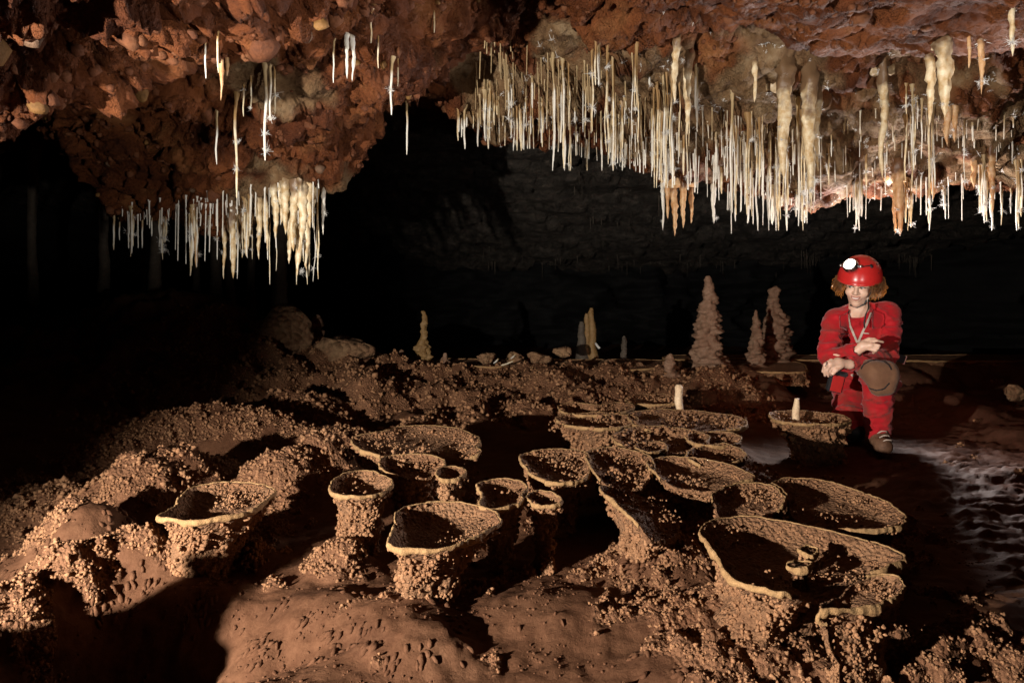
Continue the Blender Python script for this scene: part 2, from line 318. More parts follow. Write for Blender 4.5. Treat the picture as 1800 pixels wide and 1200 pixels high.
wet = np.maximum(wet, smooth(7.0, 7.5, Y) * .6)  # far floor: its unlit darkness is put into the colour through the wet mask
# relief
w1, w2, _ = worley(V * 16, 1); w3, w4, _ = worley(V * 38, 2)
dry = np.clip(1 - wet, 0, 1)
disp = crust * (.05 * (1 - w1) - .02 + .016 * (1 - w3)) + dry * (.010 * fbm(V * 14, 3, 8) + .004 * (w4 - w3) * smooth(.1, .4, fbm(V * 3, 2, 21)))
ter_ = smooth(4.5, 5.0, Y) * (1 - smooth(6.3, 6.6, Y)) * (1 - wet); disp += ter_ * (.10 * fbm(V * 3.6, 4, 33, .6) - .10 * smooth(.45, .2, worley(V * 2.6, 9)[0]))
# drip fingers running down the mounds
slope = np.sqrt(np.clip(1 - N0[:, 2] ** 2, 0, 1)); wf, _, _ = worley(V * np.array([34, 20, 20]), 4)
disp += dry * (1 - crust) * smooth(.22, .45, slope) * .012 * (1 - wf) * smooth(-.05, .15, fbm(V * 6, 2, 31))
rip = fbm(V * np.array([2.2, 9, 9]), 4, 12); Vq = V + .09 * np.stack([fbm(V * 4, 3, 81), fbm(V * 4, 3, 82), 0 * X], -1); disp += wet * (.022 * (.3 - np.abs(rip)) + .024 * fbm(Vq * np.array([5, 12, 12]), 5, 14, .62) + .005 * (1 - w3) + .005 * fbm(V * np.array([18, 40, 30]), 2, 15))
V = V + N0 * disp[:, None]
floor = mesh_obj("cave_floor", V, F, M['mud'], None, True, {"crust": crust, "wet": wet}); floor["kind"] = "structure"
floor["label"] = "brown cave floor of dry lumpy mud, wet and shiny on the right"
FV, FF, FN = V, F, N0
FB = BVHTree.FromPolygons(V.tolist(), F.tolist())
def floor_z(x, y):
    h = FB.ray_cast(Vector((x, y, 3)), Vector((0, 0, -1))); return h[0].z if h[0] else 0.
# popcorn on the floor, as uncountable growth
near = (Y < 2.75)
frame = (np.abs(X) < .78 * Y + .55) & (Y > 1.0)
wgt = crust * frame
pos, nr_ = sample(V, F, 24000, wgt * near); C, Rr = coral(pos - nr_ * np.sign(nr_[:, 2:3]) * .003, nr_ * np.sign(nr_[:, 2:3]), .0047, 3, .5); nodules("popcorn", C, Rr, M['crust'], floor, 0)
pos, nr_ = sample(V, F, 9000, wgt * (~near) * (Y < 4.2)); C, Rr = coral(pos, nr_ * np.sign(nr_[:, 2:3]), .0066, 2, .4); nodules("popcorn", C, Rr, M['crust'], floor, 0)
pos, nr_ = sample(V, F, 5500, wgt * (Y >= 4.2) * (Y < 6.6)); C, Rr = coral(pos, nr_ * np.sign(nr_[:, 2:3]), .0115, 2, .3); nodules("popcorn", C, Rr, M['crust'], floor, 0)
# crumbs and drip fingers on the bare mud
bare = (1 - crust) * (1 - wet) * frame * (Y < 2.7) * smooth(-.05, .25, fbm(V * 5, 2, 41))
pos, nr_ = sample(V, F, 2600, bare); nodules("mud_crumbs", pos, .0035 * (.5 + rs.rand(len(pos))), M['mud'], floor, 1)
fg = (1 - crust) * (1 - wet) * frame * (Y < 2.6) * smooth(.2, .4, slope) * smooth(.0, .2, fbm(V * 7, 2, 43))
pos, nr_ = sample(V, F, 800, fg); nr_ = nr_ * np.sign(nr_[:, 2:3]); dn = np.array([0, 0, -1.]) - nr_ * (-nr_[:, 2:3]); dn /= np.linalg.norm(dn, axis=1, keepdims=True) + 1e-6
nodules("drip_fingers", pos, .0055 * (.9 + .7 * rs.rand(len(pos))), M['mud'], floor, 1, dn, 2.2)

# ================================================================== THE CEILING
cp = [P(*a) for a in [(-250, 0, 1.5), (0, 0, 1.7), (200, 0, 1.8), (400, 0, 2.1), (600, 0, 2.5), (-250, 200, 2.0), (0, 140, 2.0), (0, 235, 2.2), (-150, 240, 2.2), (120, 208, 2.3), (200, 183, 2.4), (275, 110, 2.5), (380, 50, 2.6),
    (300, 140, 3.2), (420, 130, 3.2), (500, 60, 3.0), (600, 100, 3.2), (560, 230, 3.8), (400, 230, 3.7), (270, 270, 3.95), (180, 270, 4.1), (180, 340, 4.3), (250, 388, 4.35), (350, 400, 4.35), (430, 383, 4.3), (500, 345, 4.25), (555, 325, 4.25), (600, 310, 4.2), (600, 235, 4.0), (640, 210, 4.1),
    (700, 100, 3.4), (720, 195, 4.3), (790, 195, 4.4), (700, 0, 2.8), (790, 110, 3.8), (850, 110, 4.2), (830, 200, 4.5), (900, 220, 4.8), (960, 250, 4.8), (1000, 80, 4.0), (1000, 180, 4.4), (1100, 270, 4.7), (1150, 305, 4.8),
    (1100, 120, 4.0), (1100, 40, 3.5), (1200, 100, 3.9), (1200, 200, 4.3), (1200, 300, 4.7), (1300, 200, 4.2), (1300, 300, 4.7), (1300, 350, 5.0), (1400, 150, 4.0), (1400, 250, 4.5), (1400, 350, 4.95), (1500, 130, 3.9), (1500, 230, 4.4), (1500, 330, 4.9),
    (1600, 200, 4.2), (1600, 335, 5.0), (1700, 200, 4.2), (1700, 335, 5), (1800, 150, 4), (1800, 335, 5), (2050, 335, 5), (2050, 150, 4),
    (1250, 20, 3.2), (1340, 60, 3.2), (1430, 86, 3.2), (1550, 88, 3.2), (1650, 92, 3.2), (1750, 70, 3.1), (1900, 60, 3.1), (1400, 0, 2.6), (1600, 0, 2.6), (1800, 0, 2.6), (2000, 0, 2.4), (1450, 40, 2.9), (1650, 50, 2.9)]]
cp += [np.array(a) for a in [(-1.75, 2.6, 2.0), (-1.4, 2.8, 2.05), (-1.15, 2.9, 2.1), (-2.3, 2.7, 2.0), (-3.1, 3, 1.95), (-3.0, 4.25, 2.25), (-3.7, 4, 2.2), (-3.6, 5.5, 2.35), (-2.4, 4.8, 2.0), (-1.8, 4.8, 2.0), (-1.2, 4.75, 2.2), (-.75, 4.6, 2.5), (-2, 5.6, 2.45), (-.3, 4.9, 2.6), (.1, 5.4, 2.5), (.7, 5.5, 2.4),
    (-.12, 3.0, 2.5), (-.12, 3.6, 2.55), (.2, 3.2, 2.5), (1.2, 3.55, 2.35), (1.7, 3.5, 2.32), (2.2, 3.5, 2.32), (.8, 3.3, 2.35), (1.2, 5.4, 2.2), (1.8, 5.5, 2.15), (2.5, 5.5, 2.15), (3.5, 5.5, 2.1), (1, 6.2, 2.5), (2.5, 6.2, 2.45), (4, 6.2, 2.3),
    (-6, 2, 1.9), (-6, 6, 2.2), (-5, 9, 2.3), (-2.5, 8, 2.6), (0, 7.5, 2.6), (2.5, 8, 2.5), (6, 8, 2.2), (6, 4, 1.8), (5, 2.5, 1.9), (-3, 0, 1.9), (0, 0, 2.1), (3, 0, 2.0), (0, 1.5, 2.05), (1.2, 1.6, 2.0), (-3, -1, 2), (3, -1, 2),
    (-4, 11, 1.9), (-1, 10, 2.05), (1, 9, 2.2), (1.5, 10, 1.9), (3, 10, 1.9), (5, 10, 1.85), (-1, 12, 1.5), (1.5, 12, 1.45), (4, 12, 1.45), (7, 12, 1.5), (-4, 13.5, 1.4), (0, 13.6, 1.2), (4, 13.6, 1.2), (9, 13.6, 1.2), (-9, 13.6, 1.4)]]
cp = np.array(cp)
def tps_u(d2): return .5 * d2 * np.log(d2 + 1e-9)
D2 = ((cp[:, None, :2] - cp[None, :, :2]) ** 2).sum(-1); n = len(cp); A = np.zeros((n + 3, n + 3)); A[:n, :n] = tps_u(D2) + np.eye(n) * .004
A[:n, n] = 1; A[:n, n + 1:] = cp[:, :2]; A[n, :n] = 1; A[n + 1:, :n] = cp[:, :2].T
CW = np.linalg.solve(A, np.concatenate([cp[:, 2], np.zeros(3)]))
def cz(X, Y):
    z = CW[-3] + CW[-2] * X + CW[-1] * Y
    for i in range(n): z = z + CW[i] * tps_u((X - cp[i, 0]) ** 2 + (Y - cp[i, 1]) ** 2)
    return z
NR, NC = 410, 540
CX, CY = fan(NR, NC, 1.2, 13.6, 1.02)
V = np.stack([CX, CY, np.clip(cz(CX, CY), 1.15, 2.75)], -1).reshape(-1, 3); F = grid_faces(NR, NC)[:, ::-1]
N0 = -grid_normals(V, NR, NC); X, Y = V[:, 0], V[:, 1]
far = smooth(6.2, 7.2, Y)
px_ = 900 + X / np.maximum(Y, .3) * FPX; py_ = HOR - (V[:, 2] - CAMZ) / np.maximum(Y, .3) * FPX
cal = np.zeros(len(V))
for a in [(1000, 130, 4.2, .5), (1150, 150, 4.2, .6), (1300, 200, 4.3, .6), (1450, 220, 4.4, .6), (1600, 220, 4.4, .55), (1750, 230, 4.4, .5), (880, 150, 4.4, .35), (500, 360, 4.25, .3), (540, 330, 4.25, .25), (450, 390, 4.3, .2), (480, 140, 3.3, .25), (1400, 120, 3.7, .4), (1600, 110, 3.7, .4)]:
    c = P(a[0], a[1], a[2]); cal = np.maximum(cal, 1.2 * np.exp(-((X - c[0]) ** 2 + (Y - c[1]) ** 2) / a[3] ** 2))
cal = smooth(.5, .95, cal + .75 * fbm(V * 4.2, 4, 3)) * (1 - far)
Vw = V + .11 * np.stack([fbm(V * 3.5, 4, 1, .65), fbm(V * 3.5, 4, 2, .65), fbm(V * 3.5, 4, 3, .65)], -1)
w1, w2, wid = worley(Vw * 6.0, 5); w3, w4, wid2 = worley(Vw * 14, 6); w5, w6, _ = worley(Vw * 30, 8)
big = .16 * fbm(V * 1.7, 4, 7)
cob = .05 * np.sqrt(np.clip(1 - (w1 / .62) ** 2, 0, 1)) * (.35 + wid) + .028 * np.sqrt(np.clip(1 - (w3 / .65) ** 2, 0, 1)) * (.3 + wid2) + .014 * np.sqrt(np.clip(1 - (w5 / .65) ** 2, 0, 1))
cob = cob * .6 + .06 * (np.abs(fbm(V * 5, 4, 77, .65)) - .2) + .026 * fbm(V * 14, 4, 76, .6) + .012 * fbm(V * 32, 2, 78); cob = cob - .035 * smooth(.2, .02, w2 - w1) * smooth(-.1, .3, fbm(V * 2.5, 2, 90)) - .07 * smooth(.12, .0, np.abs(fbm(V * 2.2, 3, 91))); coral_ = .05 * fbm(V * 9, 4, 17) + .012 * fbm(V * 30, 2, 79) + .025 * (1 - w3)
bed = .16 * np.floor(4.5 * (V[:, 2] + .15 * fbm(V * .8, 3, 4))) / 4.5
disp = big * (1 - .5 * far) + cob * (1 - cal) * (1 - far) + coral_ * cal + far * .06 * fbm(V * 2.5, 4, 19)
pinkz = smooth(2.2, 2.6, px_ * 0 + Y) * (1 - smooth(3.15, 3.4, Y)) * smooth(.6, 1.0, X)     # smooth slab above the caver
disp = disp * (1 - .65 * pinkz) + pinkz * .05 * fbm(V * np.array([4, 9, 9]), 4, 23)
V = V + N0 * disp[:, None]
step = np.floor(V[:, 2] * 9 + 1.2 * fbm(V * .9, 3, 4)) / 9 - V[:, 2]
V[:, 2] += far * .55 * step
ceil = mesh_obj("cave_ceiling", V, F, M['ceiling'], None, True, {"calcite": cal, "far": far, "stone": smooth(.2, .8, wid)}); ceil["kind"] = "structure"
ceil["label"] = "rust red conglomerate cave ceiling with pale calcite patches"
CV, CF, CN, CAL = V, F, N0, cal
CB = BVHTree.FromPolygons(V.tolist(), F.tolist())
def ceil_z(x, y):
    h = CB.ray_cast(Vector((x, y, -1)), Vector((0, 0, 1))); return h[0].z if h[0] else 2.2
# cobbles set in the ceiling, one object each
def rock_mesh(seed, lvl=ICO2, amp=.28):
    v, f = lvl; v = v.copy(); r = np.random.RandomState(seed); v = v * (1 + amp * fbm(v * 1.1 + seed * 3.1, 3, seed)[:, None])
    for _ in range(9):                                                      # flat broken faces
        d = r.randn(3); d /= np.linalg.norm(d); s = v @ d; lim = .55 + .3 * r.rand(); v = v - np.outer(np.clip(s - lim, 0, None), d) * .85
    return v * np.array([1, .85, .72]) , f
STONES = []
for s in range(15):
    v, f = rock_mesh(s + 1); o = mesh_obj("stone", v, f, M[('cobble', 'cobble', 'cobble_ochre', 'cobble', 'cobble_grey')[s % 5]], ceil, True); STONES.append(o.data); bpy.data.objects.remove(o)
inv = (1 - CAL) * (Y > 1.6) * (Y < 4.9) * (X < .3) * (np.abs(X) < .8 * Y)
pos, nrm = sample(CV, CF, 270, inv)
for p_, n_ in zip(pos, nrm):
    o = bpy.data.objects.new("stone", random.choice(STONES)); link(o, ceil); n_ = n_ if n_[2] < 0 else -n_
    s = .022 + .05 * rs.rand() ** 2.2; o.location = p_ - n_ * s * .25; o.scale = (s, s * (.8 + .3 * rs.rand()), s); o.rotation_euler = rs.rand(3) * 6.28
pw = (1 - CAL) * (CV[:, 1] > 1.5) * (CV[:, 1] < 5.2) * (np.abs(CV[:, 0]) < .8 * CV[:, 1] + .1) * smooth(-.2, .3, fbm(CV * 2, 3, 71))
pos, nrm = sample(CV, CF, 3600, pw); nodules("pebbles", pos, (.006 + .022 * rs.rand(len(pos)) ** 3), M['cobble'], ceil, 1)
# ================================================================== THE FAR WALL
nr, nc = 110, 260
th = np.linspace(-1.15, 1.15, nc); zz = np.linspace(-.5, 3.0, nr); TH, ZZ = np.meshgrid(th, zz)
rad = 13.0 + .6 * np.sin(TH * 3); V = np.stack([rad * np.sin(TH), rad * np.cos(TH), ZZ], -1).reshape(-1, 3)
b_ = np.floor(V[:, 2] * 5 + 1.0 * fbm(V * .4, 3, 6)) * .2
V[:, 1] += 1.3 * fbm(V * .6, 5, 3, .6) + .22 * np.sin(b_ * 37.0 + 3 * fbm(V * .5, 3, 44)) - .4 * V[:, 2]
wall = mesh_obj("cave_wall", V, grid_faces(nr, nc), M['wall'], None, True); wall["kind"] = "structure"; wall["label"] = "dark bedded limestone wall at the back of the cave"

# ================================================================== RIMSTONE DISHES
def spline(pts, m):
    p = np.array(pts, float); k = len(p); t = np.linspace(0, k, m, endpoint=False); i = np.floor(t).astype(int); f = (t - i)[:, None]
    a, b, c, d = p[(i - 1) % k], p[i % k], p[(i + 1) % k], p[(i + 2) % k]
    return .5 * ((2 * b) + (-a + c) * f + (2 * a - 5 * b + 4 * c - d) * f ** 2 + (-a + 3 * b - 3 * c + d) * f ** 3)
ZR = .245
def dish(label, pts, zr=ZR, depth=.042, waist=.52, group=None, flat=False, name="rimstone_dish", cat="calcite dish", lean=(0, 0), nod=1.0, rimw=1.0):
    lo = [p[2] if len(p) > 2 else 0. for p in pts]
    W = [[*onz(p[0], p[1], zr)[:2], l] for p, l in zip(pts, lo)]
    m = 128; S = spline(W, m); xy, low = S[:, :2], np.clip(S[:, 2], 0, None)
    per = np.roll(xy, -1, 0) - np.roll(xy, 1, 0); nn = np.stack([per[:, 1], -per[:, 0]], -1); nn /= np.linalg.norm(nn, axis=1, keepdims=True)
    c = xy.mean(0); 
    if ((xy - c) * nn).sum() < 0: nn = -nn
    sd = rs.rand() * 50
    p3 = np.concatenate([xy, np.zeros((m, 1))], 1); wob = fbm(p3 * 9, 3, sd); xy = xy + nn * (.010 * wob + .005 * fbm(p3 * 38, 2, sd + 1))[:, None]
    zv = zr - low + .006 * fbm(p3 * 6, 2, sd + 3) + .003 * fbm(p3 * 45, 2, sd + 5)
    base = floor_z(c[0], c[1]) ; hs = max(zr - base + .05, .12); Yc = c[1]
    root = empty(name, (c[0], c[1], base)); tag(root, label, cat, group)
    o0 = np.array([c[0], c[1], base])
    ext = np.linalg.norm(xy - c, axis=1).mean()
    # profile: (scale about centre, height under the rim, absolute inset m)
    if flat: prof = [(0, .006, 0), (.4, .006, 0), (.8, .006, 0), (.95, .005, 0), (1, .003, .02)]
    else:
        prof = [(0, depth, 0), (.2, depth, 0), (.4, depth * .98, 0), (.58, depth * .93, 0), (.7, depth * .84, 0), (.8, depth * .68, 0), (.875, depth * .47, 0), (.93, depth * .26, 0), (.965, depth * .12, 0), (1, .002, .006)]
    k_in = len(prof)
    prof += [(1, .012, .002), (1, .022, .012)]
    for t in np.linspace(.1, 1, 11):
        s = 1 - (1 - waist) * (1 - (1 - t) ** 3.6); s += .10 * smooth(.75, 1, t); prof.append((s, .02 + (hs - .02) * t, .012))
    rows = []
    for j, (s, dz, ins) in enumerate(prof):
        q = c + (xy - c) * s - nn * ins + np.array(lean) * max(0, dz - .03) * (j >= k_in)
        zz = zv * (s if j < k_in else 1) + zr * ((1 - s) if j < k_in else 0) - dz
        if j >= k_in + 2: zz = zv - .02 - (dz - .02) * (zv - .02 - (zr - hs)) / (hs - .02)
        rows.append(np.concatenate([q, zz[:, None]], 1))
    Vd = np.concatenate(rows); Fd = grid_faces(len(prof), m, True)
    nrm = grid_normals(Vd, len(prof), m); cen = np.repeat(np.arange(len(prof)), m)
    outer = cen >= k_in + 1
    rr_ = np.concatenate([np.zeros(m), np.zeros(0)]);
    ga = fbm(Vd * 16, 3, sd); wA, _, _ = worley(Vd * 26, 3)
    dsp = np.where(outer, .022 * ga + .014 * (1 - wA), .006 * ga + .006 * (1 - wA) * (cen > 4)) * np.where(outer, smooth(k_in + 1, k_in + 3, cen), smooth(k_in - 1, k_in - 3, cen))
    out = Vd - np.array([c[0], c[1], 0]); out[:, 2] = 0; out /= np.linalg.norm(out, axis=1, keepdims=True) + 1e-6
    up = np.zeros_like(Vd); up[:, 2] = 1
    Vd = Vd + np.where(outer[:, None], out, up) * dsp[:, None]
    mesh_obj("bowl", Vd - o0, Fd, M['bowl'], root)
    # lip of lighter calcite
    prf = [(-.0045, -.004), (-.003, .0004), (0, .0008), (.0025, -.003), (.0035, -.009), (.001, -.015), (-.005, -.018), (-.014, -.018)]
    m2 = 300; ti = np.arange(m2) * m / m2; i0 = np.floor(ti).astype(int); f = (ti - i0)[:, None]; i1 = (i0 + 1) % m
    xr = xy[i0] * (1 - f) + xy[i1] * f; nr2 = nn[i0] * (1 - f) + nn[i1] * f; zr2 = zv[i0] * (1 - f[:, 0]) + zv[i1] * f[:, 0]
    fl = perlin(np.concatenate([xr, np.zeros((m2, 1))], 1) * 70, sd); th_ = (1 + .7 * fbm(np.concatenate([xr, np.zeros((m2, 1))], 1) * 14, 3, sd + 9)).clip(.35, 1.8)
    big_ = (.85 + .08 * min(2, Yc / 2.2)) * rimw; rws = []
    for (a, b) in prf:
        rws.append(np.concatenate([xr + nr2 * ((a * big_ * th_ + (.004 * fl if a > -.001 else 0)))[:, None], (zr2 + b * big_ * th_ + .001 * fl)[:, None]], 1))
    Vr = np.concatenate(rws); Fr = grid_faces(len(prf), m2, True)
    lw2 = low[i0]; keep = (lw2[Fr % m2] < .012).all(1)
    mesh_obj("rim", Vr - o0, Fr[keep], M['rim'], root)
    nk = int(per.shape[0] * 0 + np.linalg.norm(np.diff(xr, axis=0), axis=1).sum() / .012); ii = rs.randint(0, m2, nk); ins_ = rs.rand(nk) < .45
    pr_ = np.concatenate([xr[ii] + nr2[ii] * np.where(ins_, -.010, -.002)[:, None], (zr2[ii] - np.where(ins_, .010 + .015 * rs.rand(nk), .019 + .006 * rs.rand(nk)))[:, None]], 1)
    clump = smooth(-.15, .15, fbm(pr_ * 16, 2, sd + 13)) > rs.rand(nk) * .9
    if clump.sum() > 2: nodules("popcorn", pr_[clump] - o0, .0046 * (.6 + .8 * rs.rand(clump.sum())) * (1 if Yc < 2.8 else 1.35), M['crust'], root, 0)
    # popcorn on the outside
    r0 = .0056 if Yc < 2.7 else .0078 if Yc < 3.2 else .010
    T, tn, ta = tri_geo(Vd, Fd); selv = np.where(outer & (cen > k_in + 1), 1., 0.)
    selv *= smooth(-.32, .12, fbm(Vd * np.array([13, 13, 7]), 2, sd + 4)) * .95 + .05
    area = (ta * selv[T].mean(1)).sum(); nn_ = int(min(1500 if Yc < 2.7 else 950, area / (r0 * 1.7) ** 2) * nod)
    if nn_ > 5:
        pos, nm = sample(Vd, Fd, nn_, selv); oo = pos - np.array([c[0], c[1], 0]); oo[:, 2] = 0; oo /= np.linalg.norm(oo, axis=1, keepdims=True) + 1e-6
        oo[:, 2] = -.15; C, Rr = coral(pos, oo, r0 * .92, 3, .0); C[:, 2] = np.minimum(C[:, 2], zr - .022)
        nodules("popcorn", C - o0, Rr, M['crust'], root, 1 if Yc < 2.6 else 0)
    if not flat:
        seli = np.where((cen >= 5) & (cen < k_in - 1), 1., .12 * (cen < 5)) * smooth(-.3, .3, fbm(Vd * 14, 2, sd + 6)); seli *= (cen < k_in - 1)
        pos, nm = sample(Vd, Fd, int(min(330, ext * ext * 5000)), seli); nm = nm * np.sign(nm[:, 2:3] + 1e-6)
        for _ in range(rs.randint(2, 5)):                                     # little popcorn islands inside
            i_ = rs.randint(m); k_ = rs.uniform(.35, .85); cc_ = np.array([*(c + (xy[i_] - c) * k_), zr - depth * (1 - .45 * k_)]); n_i = int(15 + 190 * ext)
            q_ = cc_ + rs.randn(n_i, 3) * np.array([.16, .16, .06]) * ext; pos = np.concatenate([pos, q_]); nm = np.concatenate([nm, np.tile([0, 0, 1.], (n_i, 1))])
        C, Rr = coral(pos, nm, r0 * .62, 2, .2); C[:, 2] = np.minimum(C[:, 2], zr - .004); nodules("popcorn", C - o0, Rr, M['crust'], root, 0)
    return root
DG = "rimstone dishes standing at one old water level"
D = {}
D['left'] = dish("round goblet-shaped dish on thick popcorn stem, leftmost of all dishes", [(277, 907), (330, 914), (400, 905), (455, 888), (487, 864), (465, 850), (425, 846), (375, 848), (335, 857), (316, 874), (312, 886), (290, 898)], waist=.62, lean=(-.25, 0), group=DG)
D['small'] = dish("small goblet dish just left behind the frontmost goblet dish", [(582, 862), (620, 872), (660, 868), (690, 850), (672, 832), (640, 825), (605, 831), (583, 846)], waist=.6, group=DG)
D['front'] = dish("frontmost goblet-shaped dish with tan lip and ragged popcorn stem", [(680, 957), (720, 966), (780, 962), (835, 946), (872, 922), (879, 905), (850, 889), (800, 881), (745, 882), (705, 893), (693, 908), (694, 930)], waist=.5, lean=(-.25, -.1), depth=.05, group=DG)
D['backleft'] = dish("wide shallow dish at the back of the left dishes, broken front lip", [(617, 770), (640, 762), (680, 756), (700, 749), (745, 745), (800, 752), (843, 768), (838, 782), (842, 794), (800, 797, .03), (740, 790, .04), (700, 798, .03), (650, 794), (625, 783)], group=DG, waist=.5)
D['midleft'] = dish("small crusty dish below the wide back left dish", [(668, 810), (690, 800), (740, 798), (775, 804), (781, 814), (760, 826, .02), (720, 832, .02), (680, 826)], group=DG)
D['lobe'] = dish("tiny pointed lobe dish at the right end of the left dishes", [(768, 823), (800, 818), (822, 828), (802, 840), (772, 840)], group=DG, depth=.03)
D['knob'] = dish("small lumpy dish alone between left and right dish groups", [(838, 850), (870, 840), (905, 842), (928, 855), (916, 868), (918, 880), (890, 890), (860, 893), (842, 885), (846, 870)], group=DG, depth=.04)
D['sliver'] = dish("thin sliver of lip beside the small lumpy dish", [(925, 868), (950, 860), (984, 874), (978, 885), (940, 883)], group=DG, depth=.03)
D['rowa'] = dish("left dish of the long connected row, thin round left lip", [(915, 800), (935, 792), (980, 789), (1028, 793), (1038, 812), (1030, 838), (985, 848), (950, 840), (925, 825)], group=DG, waist=.55)
D['rowb'] = dish("middle dish of the long connected row", [(1030, 797), (1060, 786), (1100, 788), (1140, 800), (1150, 820), (1130, 842, .03), (1080, 846, .03), (1045, 830)], group=DG, waist=.58)
D['rowc'] = dish("long right dish of the connected row, pointed right tip", [(1138, 808), (1170, 801), (1220, 805), (1280, 816), (1328, 838), (1300, 846), (1250, 848, .03), (1190, 842, .03), (1150, 828)], group=DG, waist=.58)
D['hang'] = dish("sunken dish with crusty left wall below the connected row", [(1054, 856), (1075, 878), (1110, 908), (1150, 914, .06), (1190, 895, .08), (1190, 868, .08), (1140, 852, .05), (1090, 850, .02)], zr=.235, group=DG)
D['mid'] = dish("low dish filling the gap left of the double-lobed right dish", [(1252, 866), (1290, 850), (1340, 848), (1374, 862), (1378, 885), (1340, 900, .04), (1290, 900, .05), (1258, 888, .03)], group=DG, waist=.58)
D['right'] = dish("double-lobed wide dish at the right end above the biggest dish", [(1362, 848), (1385, 840), (1440, 842), (1505, 858), (1525, 866), (1560, 880), (1594, 905), (1582, 922), (1540, 931), (1480, 927), (1430, 908, .04), (1392, 890, .04), (1382, 868)], group=DG, waist=.6, rimw=1.2)
D['big'] = dish("biggest dish in the right foreground, long back wall and broken front lip", [(1230, 925), (1255, 912), (1320, 907), (1400, 920), (1480, 938), (1550, 955), (1588, 975), (1566, 994), (1500, 1002, .02), (1440, 1014, .03), (1408, 1034, .02), (1383, 1041), (1340, 1033), (1290, 1010, .01), (1265, 980), (1240, 950)], group=DG, waist=.66, depth=.06, lean=(-.3, .1), rimw=1.25)
D['lobe_front'] = dish("thick-lipped lobe dish at the right front of the biggest dish", [(1440, 1040, .03), (1475, 1018, .03), (1535, 1003, .005), (1576, 1012), (1587, 1030), (1575, 1048), (1520, 1064), (1445, 1074), (1430, 1058, .03)], group=DG, waist=.66, depth=.04, rimw=1.05)
D['cap'] = dish("upper tiny calcite cap inside the biggest dish", [(1405, 966), (1420, 959), (1442, 965), (1428, 975)], group=DG, flat=True, waist=.6, zr=.238)
D['capb'] = dish("lower tiny calcite cap inside the biggest dish", [(1385, 992), (1405, 985), (1428, 988), (1410, 998)], group=DG, flat=True, waist=.6, zr=.236)
D['backa'] = dish("small double dish at the back left of the far cluster", [(980, 712), (1010, 707), (1048, 711), (1085, 706), (1114, 711), (1105, 721), (1060, 728), (1000, 726)], group=DG, waist=.58, depth=.05)
D['backb'] = dish("crusty dish with deep popcorn underside at left of far cluster", [(978, 732), (1010, 726), (1060, 724), (1115, 730), (1112, 744), (1060, 752), (995, 746)], group=DG, waist=.6)
D['backc'] = dish("wide dish of the far cluster carrying a pale stub", [(1105, 726), (1150, 719), (1220, 721), (1280, 728), (1312, 740), (1300, 751), (1250, 757), (1180, 755, .02), (1120, 747)], group=DG, waist=.58)
D['backd'] = dish("long dish in the middle of the far cluster", [(1075, 765), (1110, 750), (1160, 748), (1215, 755), (1247, 766), (1220, 782, .02), (1160, 788, .02), (1100, 784)], group=DG, waist=.58)
D['backe'] = dish("small dish at the right edge of the far cluster", [(1205, 765), (1245, 757), (1285, 760), (1302, 769), (1285, 781), (1235, 782)], group=DG, waist=.58, depth=.04)
D['backf'] = dish("lowest right dish of the far cluster, bright right lip", [(1205, 796), (1230, 784), (1275, 780), (1310, 794), (1300, 808), (1255, 812, .02), (1215, 808)], group=DG, waist=.58, depth=.045)
D['backg'] = dish("little tray dish inside the far cluster", [(1118, 784), (1135, 776), (1166, 778), (1168, 788), (1140, 795)], group=DG, waist=.58, depth=.025)
D['behind'] = dish("dim thin dish behind the pale stub", [(1100, 699), (1130, 692), (1180, 693), (1200, 700), (1180, 709), (1120, 709)], group=DG, waist=.58, depth=.03)
D['caver'] = dish("lone stemmed dish with stub beside the kneeling caver", [(1352, 725), (1390, 721), (1440, 723), (1480, 729), (1494, 737), (1470, 744), (1420, 745), (1370, 738)], group=DG, waist=.62, lean=(.25, 0), depth=.05)
SG = "flat calcite shelves along the back terrace"
dish("long flat calcite shelf beneath the tallest stalagmites", [(1232, 646), (1300, 650), (1405, 653), (1417, 644), (1396, 635), (1300, 634), (1235, 634)], flat=True, waist=.94, group=SG, name="calcite_shelf", cat="calcite shelf")
dish("flat crusty shelf edge under the thin golden stalagmite", [(640, 640), (700, 645), (780, 640), (860, 644), (900, 640), (900, 632), (760, 630), (640, 631)], flat=True, waist=.92, group=SG, name="calcite_shelf", cat="calcite shelf")
dish("flat shelf edge in the middle behind the rubble", [(905, 640), (960, 646), (1040, 642), (1100, 648), (1170, 644), (1170, 633), (1040, 631), (910, 632)], flat=True, waist=.9, group=SG, name="calcite_shelf", cat="calcite shelf")
dish("thin far shelf behind the two tall stalagmites", [(1180, 631), (1300, 629), (1470, 632), (1470, 624), (1300, 623), (1180, 624)], flat=True, waist=.96, group=SG, name="calcite_shelf", cat="calcite shelf", nod=.5)
dish("thin far shelf in the dark right of the caver", [(1590, 632), (1690, 634), (1850, 632), (1850, 624), (1690, 623), (1590, 624)], flat=True, waist=.96, group=SG, name="calcite_shelf", cat="calcite shelf", nod=.5)
